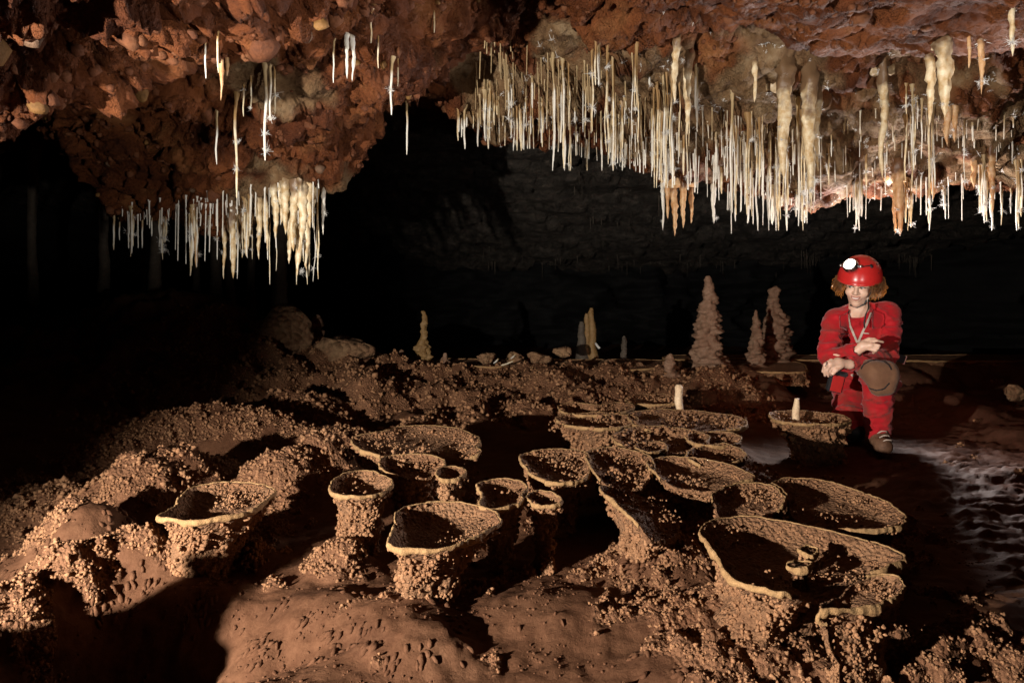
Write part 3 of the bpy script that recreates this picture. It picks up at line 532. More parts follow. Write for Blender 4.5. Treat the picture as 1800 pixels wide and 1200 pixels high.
# ================================================================== STALAGMITES, COLUMNS, ROCKS
def lathe(name, x, y, z0, h, prof, mat, parent=None, seed=0, nr=72, nc=44, amp=.12, cell=14, lean=(0, 0), loc=True, ribs=0):
    t = np.linspace(0, 1, nr); r = np.interp(t, [p[0] for p in prof], [p[1] for p in prof]); a = np.linspace(0, 2 * np.pi, nc, endpoint=False)
    T, Aa = np.meshgrid(t, a, indexing='ij'); Rr = np.repeat(r[:, None], nc, 1)
    wx = .5 * r.mean() * perlin(np.stack([t * 3, t * 0 + seed, t * 0], -1), seed); wy = .5 * r.mean() * perlin(np.stack([t * 3, t * 0 + seed + 7, t * 0], -1), seed)
    Vv = np.stack([Rr * np.cos(Aa) + (wx + lean[0] * t)[:, None], Rr * np.sin(Aa) + (wy + lean[1] * t)[:, None], T * h], -1).reshape(-1, 3)
    q = Vv * cell + seed * 5.1; w1, _, _ = worley(q * np.array([1, 1, 1.5]), seed); f_ = fbm(q * .5, 3, seed)
    k = 1 + amp * (1.1 - 1.5 * w1 + .9 * f_) + ribs * np.abs(np.sin(T.ravel() * h * 26 + 2 * f_))
    cen = np.stack([np.repeat(wx + lean[0] * t, nc), np.repeat(wy + lean[1] * t, nc)], -1)
    Vv[:, :2] = cen + (Vv[:, :2] - cen) * k[:, None]
    Vv = np.concatenate([Vv, [[wx[-1] + lean[0], wy[-1] + lean[1], h * 1.004]]])
    Ff = grid_faces(nr, nc, True); last = (nr - 1) * nc; cap = np.array([[last + i, last + (i + 1) % nc, nr * nc, nr * nc] for i in range(nc)])
    Ff = [tuple(f) for f in Ff] + [tuple(c[:3]) for c in cap]
    if parent is not None: return poly_obj(name, Vv + np.array([x, y, z0]), Ff, mat, parent)
    o = poly_obj(name, Vv, Ff, mat); o.location = (x, y, z0); return o
def stalag(label, px, base, top, wpx, Y, mat='stalag', prof=None, z0=None, group="stalagmites on the back terrace", amp=.6, cell=18, lean=(0, 0), ribs=.02, name="stalagmite"):
    x = (px - 900) / FPX * Y; zt = CAMZ - (top - HOR) / FPX * Y; zb = (CAMZ - (base - HOR) / FPX * Y) if z0 is None else z0
    zb = min(zb, floor_z(x, Y)) - .03; r = wpx / 2 / FPX * Y
    prof = prof or [(0, 1.1), (.12, 1), (.45, .8), (.72, .5), (.88, .3), (.96, .22), (1, .1)]
    return tag(lathe(name, x, Y, zb, zt - zb, [(a, b * r) for a, b in prof], M[mat], None, int(px) % 40 + 1, amp=amp, cell=cell, lean=lean, ribs=ribs), label, "stalagmite", group)
stalag("tallest knobbly cone stalagmite on the calcite shelf", 1245, 646, 485, 45, 6.2)
stalag("second tallest stalagmite, rough cone with golden top, nearest the caver", 1363, 640, 503, 42, 6.75, prof=[(0, 1.05), (.3, 1), (.6, .72), (.8, .42), (.87, .3), (.93, .34), (.97, .3), (1, .12)])
stalag("slim stalagmite between the two tallest cones", 1328, 646, 545, 25, 6.3)
stalag("short pale stump stalagmite left of the tallest cone", 1177, 655, 621, 15, 5.8, prof=[(0, 1.5), (.3, 1), (.7, .9), (.92, .6), (1, .2)])
stalag("thin grey finger stalagmite in the dark left of the tallest cone", 1097, 634, 590, 9, 6.9, 'column', prof=[(0, 1.3), (.2, 1), (.9, .85), (1, .4)])
stalag("tall thin two-step golden stalagmite alone on the shelf", 745, 640, 546, 21, 6.6, 'stalag_gold', prof=[(0, 1.1), (.35, 1), (.42, .75), (.5, .48), (.8, .4), (.97, .36), (1, .2)], ribs=.1)
stalag("stubby knobbly stalagmite beside the left boulder", 556, 612, 553, 20, 6.6, prof=[(0, 1.2), (.4, .95), (.75, .8), (.9, .6), (1, .25)], ribs=.1)
stalag("tiny pale stump left of the golden stalagmite", 706, 638, 614, 8, 6.6, prof=[(0, 1.2), (.5, 1), (.9, .8), (1, .3)])
stalag("tiny low cone right of the golden stalagmite", 782, 640, 620, 18, 6.6, prof=[(0, 1.2), (.3, .9), (.7, .5), (1, .15)])
stalag("pale cream stub standing on the wide far dish", 1196, 738, 676, 13, 4.02, 'pale', z0=.19, prof=[(0, 1.5), (.15, 1), (.5, .95), (.7, 1.0), (.85, .95), (.95, 1.05), (1, .6)], group="pale stubs growing in dishes", amp=.08, cell=40, ribs=.03, lean=(-.012, 0))
stalag("short pale stub in the dish beside the caver", 1399, 738, 700, 14, 3.78, 'pale', z0=.19, prof=[(0, 1.6), (.25, 1.1), (.5, .9), (.85, .85), (1, .5)], group="pale stubs growing in dishes", amp=.08, cell=40, ribs=.03)
Yc_ = 7.0; cl = empty("stalagmite_cluster", P(1033, 622, Yc_)); tag(cl, "three fused thin grey gold stalagmites in the dark behind the rubble", "stalagmite", "stalagmites on the back terrace")
bz = floor_z(*P(1033, 622, Yc_)[:2]); 
for i, (px, top, wp) in enumerate([(1022, 560, 15), (1032, 546, 13), (1041, 536, 13)]):
    b = P(px, 620, Yc_); r = wp / 2 / FPX * Yc_; h = CAMZ - (top - HOR) / FPX * Yc_ - bz
    lathe("column", b[0] - cl.location.x, (i % 2) * .03, bz - .03 - cl.location.z, h, [(0, 1.9 * r), (.15, 1.5 * r), (.4, r), (.9, .75 * r), (1, .4 * r)], M['stalag_gold' if i else 'column'], cl, 30 + i, amp=.12, cell=20)
# dim columns at the left
CG = "dim stalagmite columns under the left ceiling"
for i, (px, wp, Y) in enumerate([(58, 16, 6.6), (182, 17, 7.0), (252, 8, 7.4), (272, 17, 6.8), (345, 12, 7.4), (378, 16, 7.0), (405, 13, 7.2), (442, 12, 6.9), (492, 24, 6.6)]):
    x = (px - 900) / FPX * Y; zb = floor_z(x, Y) - .05; zt = ceil_z(x, Y) + .05; r = wp / 2 / FPX * Y
    lab = ["leftmost dim column near the picture edge", "dim column second from the left edge", "hair-thin dim column third from the left edge", "dim grey column fourth from the left edge", "dim thin column under the middle of the left stalactites", "dim column sixth from the left edge", "dim column seventh from the left edge", "thin reddish column just left of the boulder top", "thick knobbly column rising behind the left boulder"][i]
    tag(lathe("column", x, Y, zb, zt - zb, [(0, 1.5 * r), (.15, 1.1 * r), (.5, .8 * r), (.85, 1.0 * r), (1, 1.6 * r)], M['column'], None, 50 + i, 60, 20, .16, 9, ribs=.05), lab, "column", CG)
def rock(label, px, py, wpx, hpx, Y, mat='boulder', group=None, seed=1, name="boulder", dep=.8):
    v, f = rock_mesh(seed, ICO3, .3); c = P(px, py, Y); sx, sz = wpx / 2 / FPX * Y, hpx / 2 / FPX * Y
    v = v * np.array([sx * 1.1, sx * dep, sz * 1.5]); v = v * (1 + .30 * fbm(v / sx * 1.8, 4, seed, .6)[:, None])
    o = mesh_obj(name, v, f, M[mat]); o.location = c; return tag(o, label, "rock", group)
RG = "rubble on the back terrace"
rock("big tan and red boulder under the left columns", 488, 592, 125, 100, 6.3, seed=3, name="boulder")
rock("slanting boulder right of the stubby stalagmite", 605, 618, 110, 52, 6.2, seed=5)
for i, (px, py, wp, hp, lab) in enumerate([(855, 630, 40, 22, "rounded brown rubble stone left of the broken straws"), (908, 632, 34, 26, "rubble stone just behind the broken straws"), (948, 630, 42, 26, "grey rubble stone right of the broken straws"), (990, 620, 30, 20, "reddish stone left of the three fused stalagmites"), (1000, 650, 40, 26, "brown stone low on the terrace below the fused stalagmites"), (1072, 642, 36, 18, "flat stone in front of the thin grey finger"), (655, 630, 34, 22, "dark stone right of the slanting boulder"), (1120, 645, 30, 20, "dark stone left of the short pale stump"), (430, 618, 60, 40, "dark stone at the foot of the big left boulder"), (1785, 690, 40, 26, "dim angular stone at the right picture edge")]):
    rock(lab, px, py, wp, hp, 6.35 if px < 1700 else 5.4, 'boulder', RG, 11 + i, "rubble_stone")
# broken straws lying about
def stick(label, a, b, r, mat, group):
    a, b = np.array(a), np.array(b); d = b - a; L = np.linalg.norm(d); d /= L; u = np.cross(d, [0, 0, 1.]); u /= np.linalg.norm(u); v = np.cross(d, u); ang = np.linspace(0, 2 * np.pi, 6, endpoint=False)
    rows = [a + d * L * t + r * k * (np.outer(np.cos(ang), u) + np.outer(np.sin(ang), v)) + v * .05 * L * math.sin(t * 3) for t, k in ((0, .6), (.02, 1), (.35, .95), (.7, 1.05), (.98, .9), (1, .5))]
    Vv = np.concatenate(rows) - a; Ff = [tuple(f) for f in grid_faces(6, 6, True)] + [tuple(range(6)), tuple(range(30, 36))]
    o = poly_obj("broken_straw", Vv, Ff, M[mat]); o.location = a; tag(o, label, "stalactite fragment", group)
BG = "broken straw pieces lying on the ground"
for i, (x0, y0, x1, y1, Y, mt, lab) in enumerate([(881, 642, 905, 632, 6.1, 'straw_honey', "long honey coloured broken straw on the rubble"), (898, 630, 906, 622, 6.1, 'straw_white', "short white broken straw propped on the rubble"), (868, 638, 876, 630, 6.1, 'straw_white', "stubby white fragment left of the honey straw"), (1047, 603, 1054, 612, 6.9, 'crystal', "bright white shard at the foot of the fused stalagmites"), (355, 566, 392, 558, 6.2, 'column', "dim stick-like straw on the left slope, upper one"), (320, 600, 345, 585, 6.0, 'column', "dim stick-like straw on the left slope, lower one"), (330, 588, 368, 583, 6.0, 'column', "dim horizontal straw crossing on the left slope"), (1265, 668, 1330, 666, 5.85, 'stalag', "thin straight ledge stick under the calcite shelf")]):
    a = P(x0, y0, Y); b = P(x1, y1, Y - .05); fz = max(floor_z(a[0], a[1]), floor_z(b[0], b[1]))
    stick(lab, a, b, .007 if mt != 'crystal' else .013, mt, BG)

# ================================================================== STALACTITES
def hit_ceiling(px, py):
    d = Vector(P(px, py, 1.0)) - Vector((0, 0, CAMZ)); h = CB.ray_cast(Vector((0, 0, CAMZ)), d.normalized()); return h[0]
def spray_mesh(seed, n=44, L=.021):
    r = np.random.RandomState(seed); Vs, Fs = [], []
    for i in range(n):
        d = r.randn(3); d /= np.linalg.norm(d); l = L * (.4 + .9 * r.rand()); k = np.cross(d, r.randn(3)) * 1.0; w_ = .0009 + .0008 * r.rand(); off = r.randn(3) * L * np.array([.25, .25, .55])
        u = np.cross(d, [.3, .2, .9]); u /= np.linalg.norm(u) + 1e-6; v = np.cross(d, u); b = len(Vs)
        for t, s in ((0, 1.2), (.5, 1), (.85, .8)):
            c = off + d * l * t + k * l * t * t
            for a in (0, 2.1, 4.2): Vs.append(c + w_ * s * (math.cos(a) * u + math.sin(a) * v))
        Vs.append(off + d * l + k * l)
        for q in range(2):
            for a in range(3): Fs.append((b + q * 3 + a, b + q * 3 + (a + 1) % 3, b + q * 3 + 3 + (a + 1) % 3, b + q * 3 + 3 + a))
        for a in range(3): Fs.append((b + 6 + a, b + 6 + (a + 1) % 3, b + 9))
    return Vs, Fs
SPR = []
for s in range(5):
    v, f = spray_mesh(s); me = bpy.data.meshes.new("crystal_spray"); me.from_pydata([tuple(x) for x in v], [], f); me.materials.append(M['crystal']); SPR.append(me)
CAMV = Vector((0, 0, CAMZ))
def add_spray(o, L, r, n=1):
    for _ in range(n):
        c = bpy.data.objects.new("crystal_spray", random.choice(SPR)); link(c, o); t = random.random() ** .7
        c.location = (random.uniform(-1, 1) * r, random.uniform(-1, 1) * r, -L * t); s = random.uniform(.3, .8); c.scale = (s, s, s * 1.1); c.rotation_euler = [random.uniform(0, 6.3) for _ in range(3)]
def drip(px, root, tip, rpx, kind, name="stalactite", thick=False):
    for _ in range(16):
        h = hit_ceiling(px, root)
        if h is not None and h.y < 5.6: break
        root -= 5
    if h is None or h.y > 5.6: return None
    Y = h.y; ztip = CAMZ - (tip - HOR) / FPX * Y; up = .15 if thick else .03; L = h.z + up - ztip
    if L < .045 or L > 1.0: return None
    r = rpx / FPX * Y; sd = rs.randint(1000); nc, nr = (14, 26) if thick else (6, 9); t = np.linspace(0, 1, nr)
    if thick: pr = np.interp(t, [0, .06, .35, .7, .9, .97, 1], [2.1, 1.5, 1.0, .66, .4, .22, .06]) * (1 + .18 * perlin(np.stack([t * L * 22, t * 0 + sd, t * 0], -1)))
    else: pr = np.interp(t, [0, .05, .14, .6, .96, 1], [3.4, 2.0, 1.1, .92, .8, .35]) * (1 + .16 * perlin(np.stack([t * 9, t * 0 + sd, t * 0], -1)))
    a = np.linspace(0, 2 * np.pi, nc, endpoint=False); wob = (.028 if not thick else .03) * L
    wx = wob * perlin(np.stack([t * 2.5, t * 0 + sd, t * 0], -1), 2); wy = wob * perlin(np.stack([t * 2.5, t * 0 + sd, t * 0], -1), 5); wx -= wx[-1] * t; wy -= wy[-1] * t; wy = wy + (1.6 * r if thick else 1.2 * r) * np.clip(1 - t * L / (.16 if thick else .05), 0, 1) ** 1.5
    Rr = (r * pr)[:, None]; Vv = np.stack([Rr * np.cos(a) + wx[:, None], Rr * np.sin(a) + wy[:, None], np.repeat((-t * L)[:, None], nc, 1)], -1).reshape(-1, 3)
    if thick:
        k = 1 + .6 * fbm(Vv * np.array([38, 38, 26]) + sd, 4, 1, .6); cxy = np.stack([np.repeat(wx, nc), np.repeat(wy, nc)], -1); Vv[:, :2] = cxy + (Vv[:, :2] - cxy) * k[:, None]
    Vv = np.concatenate([Vv, [[wx[-1], wy[-1], -L - .3 * r]]]); last = (nr - 1) * nc
    Ff = [tuple(f[::-1]) for f in grid_faces(nr, nc, True)] + [(last + (i + 1) % nc, last + i, nr * nc) for i in range(nc)]
    o = poly_obj(name, Vv, Ff, M[kind]); o.location = (h.x, h.y, h.z + up); o["_L"] = L; o["_r"] = r; return o
ORD = 'first second third fourth fifth sixth seventh eighth ninth tenth eleventh twelfth thirteenth fourteenth fifteenth sixteenth seventeenth eighteenth nineteenth twentieth'.split(); ORD += ['twenty-' + x for x in ORD[:9]] + ['thirtieth'] + ['thirty-' + x for x in ORD[:9]] + ['fortieth'] + ['forty-' + x for x in ORD[:9]]
def fringe(px0, px1, r0, r1, t0, t1, n, label, group, white=.6, sprays=.35, rad=(.8, 2.1)):
    k = 0; left = 0; made = []
    for _ in range(n * 4):
        if k >= n: break
        if left <= 0: cx, cr, ct, left = random.uniform(px0, px1), random.uniform(r0, r1), random.uniform(t0, t1), random.choice((1, 2, 3, 4, 6))
        left -= 1; px = min(max(random.gauss(cx, 7), px0), px1); rt = cr + random.uniform(-14, 14); tp = min(max(ct + random.gauss(0, .3) * (t1 - t0), t0), t1)
        if tp - rt < 14: continue
        o = drip(px, rt, tp, random.uniform(*rad), 'straw_white' if random.random() < white else 'straw_honey', "soda_straw")
        if o is None: continue
        k += 1; fr_ = random.random() < sprays
        if fr_: add_spray(o, o["_L"], o["_r"], random.choice((1, 1, 2, 3)))
        made.append((px, ("frosted " if fr_ else "bare ") + ("long " if o["_L"] > .3 else "short " if o["_L"] < .16 else "") + ("white" if o.data.materials[0].name.startswith("white") else "honey"), o))
        del o["_L"]; del o["_r"]
    made.sort(key=lambda e: e[0]); cnt = {}
    for e in made: cnt.setdefault(e[1], []).append(e[2])
    for kd, os_ in cnt.items():
        for i, o in enumerate(os_):
            tag(o, (kd + " straw " if len(os_) == 1 else "%s %s straw from left " % (ORD[i], kd)) + label, "stalactite", group)
def one(px, root, tip, rpx, kind, label, group=None, thick=False, sprays=0, name=None):
    o = drip(px, root, tip, rpx, kind, name or ("stalactite" if thick else "soda_straw"), thick)
    if o is None: print("MISS", label); return
    tag(o, label, "stalactite", group)
    if sprays: add_spray(o, o["_L"], o["_r"] * .8, sprays)
    del o["_L"]; del o["_r"]
LG = "lone straws on the red left ceiling"
for px, rt, tp, rr, kd, sp, lab in [(362, 70, 138, 1.6, 'straw_white', 0, "short white straw at top left, left of the honey blob"), (384, 55, 128, 1.8, 'straw_honey', 0, "upper honey straw above the lower long white straw"), (381, 195, 289, 1.8, 'straw_white', 0, "long plain white straw in the middle of the left block"), (416, 165, 348, 2.4, 'straw_honey', 2, "longest honey straw with crystal tuft on the left block"), (466, 115, 282, 2.6, 'straw_white', 2, "long frosty white straw right of the longest honey straw"), (475, 118, 212, 1.8, 'straw_white', 1, "white straw touching the long frosty straw"), (483, 122, 200, 1.6, 'straw_honey', 1, "short honey straw right of the frosty straw"), (428, 150, 205, 1.4, 'straw_honey', 1, "short straw between honey and frosty straws, left one"), (441, 135, 190, 1.5, 'straw_honey', 1, "short straw between honey and frosty straws, right one"),
        (586, 75, 146, 1.4, 'straw_white', 0, "thin straw left of the white forked drips"), (652, 28, 76, 1.8, 'straw_honey', 0, "short tan straw at top centre left"), (665, 65, 120, 1.4, 'straw_honey', 0, "faint tan straw below the short top tan straw"), (688, 110, 202, 2.0, 'straw_white', 1, "white straw with small tuft over the dark red hollow"), (699, 105, 152, 1.4, 'straw_honey', 0, "faint straw right of the tufted white straw"), (715, 204, 272, 1.7, 'straw_white', 0, "bright white straw hanging alone into the dark opening"), (763, 20, 58, 1.5, 'straw_honey', 0, "stubby tan straw at top centre")]:
    one(px, rt, tp, rr, kd, lab, LG, False, sp)
one(388, 110, 176, 5, 'drip_orange', "small honey blob stalactite at the upper left", LG, True)
one(399, 105, 135, 5, 'drip_orange', "stubby honey knob beside the honey blob", LG, True)
one(610, 65, 138, 4.5, 'straw_white', "white forked drip, left prong, near the top centre left", LG, True)
one(619, 72, 142, 4.5, 'straw_white', "white forked drip, right prong, near the top centre left", LG, True)
TG = "thick cream stalactites under the left block"
for px, rt, tp, rr, kd, lab in [(523, 335, 482, 9, 'drip_cream', "longest thick cream stalactite at the block's right corner"), (508, 340, 462, 8, 'drip_cream', "thick cream stalactite left of the longest one"), (537, 340, 470, 8, 'drip_cream', "thick cream stalactite right of the longest one"), (495, 330, 392, 6, 'drip_cream', "short cream stalactite above the thick cream ones"), (550, 340, 402, 5, 'drip_cream', "short cream stalactite at the block's far right corner"), (484, 330, 420, 7, 'drip_cream', "cream stalactite at the left of the thick cream group"), (516, 320, 440, 9, 'drip_cream', "broad cream flowstone drip behind the longest one"), (530, 318, 430, 9, 'drip_cream', "broad cream flowstone drip above the right cream one"), (545, 322, 400, 8, 'drip_cream', "broad short flowstone drip near the block's right corner"), (502, 318, 410, 9, 'drip_cream', "broad flowstone drip at the top of the cream group"), (455, 350, 455, 6, 'drip_cream', "tapering cream stalactite between fringe and thick group"), (470, 350, 440, 6, 'drip_cream', "short tapering cream stalactite beside the thick group"), (568, 345, 412, 4, 'straw_white', "frosty white stalactite hanging at the extreme right of the left block"), (410, 385, 488, 7, 'drip_cream', "honey cream stalactite in the middle of the left fringe"), (433, 380, 450, 7, 'drip_cream', "stubby cream stalactite right of the fringe middle"), (393, 400, 490, 4, 'drip_cream', "thin lumpy cream stalactite with frayed tip in left fringe"), (345, 400, 470, 4.5, 'drip_orange', "small orange stalactite in the left fringe"), (228, 400, 425, 3, 'drip_cream', "tiny stub stalactite at the left end of the fringe")]:
    one(px, rt, tp, rr, kd, lab, TG, True, 1)
fringe(215, 575, 360, 408, 415, 500, 50, "in the fringe under the left block", "straw fringe under the left block", .5, .25)
fringe(200, 300, 395, 410, 418, 440, 6, "at the dark left fringe end", "tiny straws at the left end", .6, .2)
fringe(845, 965, 120, 215, 190, 265, 30, "in the curtain over the dark opening", "straw curtain over the central opening", .6, .3)
fringe(770, 900, 195, 215, 222, 262, 10, "on the dark opening's lip", "short straws on the opening's lip", .6, .15)
fringe(955, 1150, 80, 265, 150, 300, 48, "in the curtain above the grey wall", "straw curtain above the grey wall", .5, .4)
fringe(1150, 1250, 110, 290, 190, 330, 32, "in the dense curtain above the stalagmites", "dense curtain above the stalagmites", .45, .4)
fringe(1235, 1430, 170, 345, 260, 405, 50, "in the longest curtain", "longest straw curtain", .5, .45)
fringe(1430, 1800, 290, 345, 350, 405, 36, "on the lip above the caver", "straws on the lip above the caver", .55, .7)
fringe(1440, 1800, 105, 260, 170, 330, 20, "on the brown face above the caver", "straws on the face above the caver", .5, .6)
fringe(1240, 1420, 340, 360, 368, 420, 12, "behind the longest curtain", "small straws behind the longest curtain", .7, .2)
RG2 = "thick stalactites on the right ceiling"
for px, rt, tp, rr, kd, sp, lab in [(1378, 125, 312, 12, 'drip_cream', 9, "thick white frosted stalactite column, left of the pair"), (1424, 128, 350, 12, 'drip_cream', 9, "thick honey frosted stalactite column, right of the pair"), (1438, 150, 300, 6, 'drip_cream', 4, "slimmer stalactite fused to the right thick column"), (1551, 108, 312, 8, 'drip_cream', 9, "long frosted stalactite above the caver's helmet"), (1661, 65, 205, 14, 'drip_cream', 3, "fat honey stalactite at the upper right"), (1665, 195, 255, 7, 'drip_orange', 3, "honey stalactite tip under the fat one"), (1678, 190, 250, 6, 'drip_orange', 3, "second honey tip right of the first one"), (1634, 100, 218, 8, 'drip_cream', 2, "smooth pointed cream stalactite left of the fat one"), (1582, 295, 412, 9, 'drip_orange', 2, "orange stalactite pair on the lip, right half"), (1574, 300, 408, 6, 'drip_orange', 1, "orange stalactite pair on the lip, left half"), (1186, 68, 180, 7, 'drip_cream', 1, "honey stalactite at the top of the dense curtain"), (1208, 95, 235, 8, 'drip_cream', 2, "cream stalactite in the middle of the dense curtain"), (1725, 70, 165, 6, 'drip_orange', 5, "orange frosted stalactite at upper right"), (1703, 65, 120, 4, 'drip_orange', 2, "small orange stalactite left of the orange frosted one"), (1780, 20, 98, 6, 'drip_cream', 4, "frosted stalactite at the top right corner"), (1326, 110, 180, 5, 'drip_cream', 0, "small honey stalactite below the pink slab"),
        (1186, 330, 414, 7, 'drip_orange', 1, "pinkish pointed stalactite hanging below the red knob, longest"), (1201, 335, 400, 6, 'drip_orange', 0, "pinkish stalactite right of the longest below the red knob"), (1215, 335, 392, 5, 'drip_orange', 0, "pinkish stalactite third in the row below the red knob"), (1174, 330, 384, 5, 'drip_orange', 0, "pinkish stalactite left of the longest below the red knob"), (1165, 330, 404, 3, 'straw_white', 2, "thin white frosted drip left of the pinkish stalactites"), (1255, 350, 392, 5, 'straw_white', 1, "small white cone under the reddish lip"), (1745, 270, 372, 6, 'drip_orange', 5, "orange stalactite on the bright lip at right"), (1640, 300, 350, 6, 'drip_orange', 3, "short orange stalactite right of the orange pair"), (1712, 285, 330, 6, 'drip_orange', 3, "short orange stalactite on the bright lip"), (1795, 300, 380, 5, 'drip_cream', 4, "frosted stalactite at the right picture edge")]:
    one(px, rt, tp, rr, kd, lab, RG2, True, sp)
# flowstone bosses that the thick stalactites grow from
FG = "flowstone masses on the ceiling"
for i, (px, py, wp, hp, lab) in enumerate([(520, 338, 78, 46, "lumpy cream flowstone mass above the thick cream stalactites"), (1380, 140, 60, 50, "tan flowstone boss at the root of the white frosted column"), (1428, 142, 56, 48, "tan flowstone boss at the root of the honey frosted column"), (1552, 118, 50, 40, "tan flowstone boss above the long frosted stalactite"), (1662, 80, 70, 46, "tan flowstone boss at the root of the fat honey stalactite"), (1195, 345, 64, 36, "pinkish flowstone knob carrying the pinkish stalactites"), (1580, 312, 44, 36, "orange flowstone boss at the root of the orange pair")]):
    for _ in range(12):
        h = hit_ceiling(px, py)
        if h is not None and h.y < 5.6: break
        py -= 5
    if h is None or h.y > 5.6: continue
    v, f = rock_mesh(60 + i, ICO3, .35); sx, sz = wp / 2 / FPX * h.y, hp / 2 / FPX * h.y; v = v * np.array([sx, sx * .7, sz * 1.3]); v = v * (1 + .22 * fbm(v * 16, 3, i)[:, None])
    v[:, 2] -= .02 * np.clip(fbm(v * np.array([40, 40, 4]), 2, i + 5), 0, 1) * (v[:, 2] < 0)
    o = mesh_obj("flowstone", v, f, M['flow' if i < 5 else 'drip_orange']); o.location = (h.x, h.y + sx * .35, h.z + sz * .25); tag(o, lab, "flowstone", FG)
# the finest straws of the curtains, too many to count
VV, FF2, nb = [], [], 0
for i in range(560):
    px = random.uniform(835, 1430) if random.random() < .62 else random.uniform(1430, 1800) if random.random() < .55 else random.uniform(215, 575); lip_ = np.interp(px, [200, 575, 840, 1000, 1150, 1300, 1800], [400, 350, 210, 250, 310, 350, 340]); tm = np.interp(px, [200, 420, 575, 850, 960, 1100, 1240, 1320, 1420, 1500, 1800], [430, 490, 410, 262, 262, 295, 345, 395, 400, 385, 390])
    rt = random.uniform(lip_ - 150 if px > 800 else lip_ - 40, lip_); h = hit_ceiling(px, rt)
    if h is None or h.y > 5.4: continue
    L = .04 + .32 * random.random() ** 1.8; L = min(L, h.z - (CAMZ - (tm - HOR) / FPX * h.y))
    if px > 1430 and rt < 270: L *= .45
    if L < .03: continue
    r = random.uniform(.0018, .0042); a = np.linspace(0, 6.283, 5, endpoint=False); jx = random.gauss(0, .004)
    VV.append(np.concatenate([np.stack([h.x + jx * t + r * k * np.cos(a), h.y + r * k * np.sin(a), np.full(5, h.z + .02 - (L + .02) * t)], -1) for t, k in ((0, 2.6), (.12, 1.3), (.5, 1), (.97, .85), (1, .3))])); FF2 += [tuple(q + nb for q in ff[::-1]) for ff in grid_faces(5, 5, True)]; nb += 25
tag(poly_obj("fine_straws", np.concatenate(VV), FF2, M['straw_white'], ceil), kind="stuff")
# frost crystals along the lip, too many to count
sel = (CV[:, 0] > 2.6) * (CV[:, 1] > 4.6) * (CV[:, 1] < 5.35) * (CV[:, 2] < 1.95) * 1. + .5 * CAL * (CV[:, 1] < 5.2) * (CV[:, 0] > -.2)
pos, nm = sample(CV, CF, 800, sel * smooth(.1, .4, fbm(CV * 6, 2, 51))); VV, FF2 = [], []; nb = 0
for i, p_ in enumerate(pos):
    v, f = spray_mesh(100 + i % 12, 9, .013); VV.append(np.array(v) + p_); FF2 += [tuple(q + nb for q in ff) for ff in f]; nb += len(v)
tag(poly_obj("crystal_frost", np.concatenate(VV), FF2, M['crystal'], ceil, False), kind="stuff")
# far straws: a mass in the dark
VV, FF2, nb = [], [], 0
tu = []
for i in range(330):
    px, py = random.choice(tu) if tu and random.random() < .75 else (random.uniform(830, 1800), random.gauss(458, 9)) if i < 240 else (random.uniform(985, 1165), random.uniform(290, 420)) if i < 290 else (random.uniform(0, 330), random.uniform(340, 410)); tu = (tu + [(px, py)])[-9:]; px += random.gauss(0, 9); py += random.gauss(0, 3)
    h = hit_ceiling(px, py)
    if h is None or h.y < 6: continue
    L = .05 + .3 * random.random() ** 2.5; r = .003 + .006 * random.random() ** 2; a = np.linspace(0, 6.283, 5, endpoint=False)
    v = np.concatenate([np.stack([h.x + r * np.cos(a) * k, h.y + r * np.sin(a) * k, np.full(5, h.z + .03 - L * t)], -1) for t, k in ((0, 2), (.3, 1.2), (1, .5))]); VV.append(v)
    FF2 += [tuple(q + nb for q in ff) for ff in grid_faces(3, 5, True)]; nb += 15
tag(poly_obj("distant_straws", np.concatenate(VV), FF2, M['column'], ceil), kind="stuff")
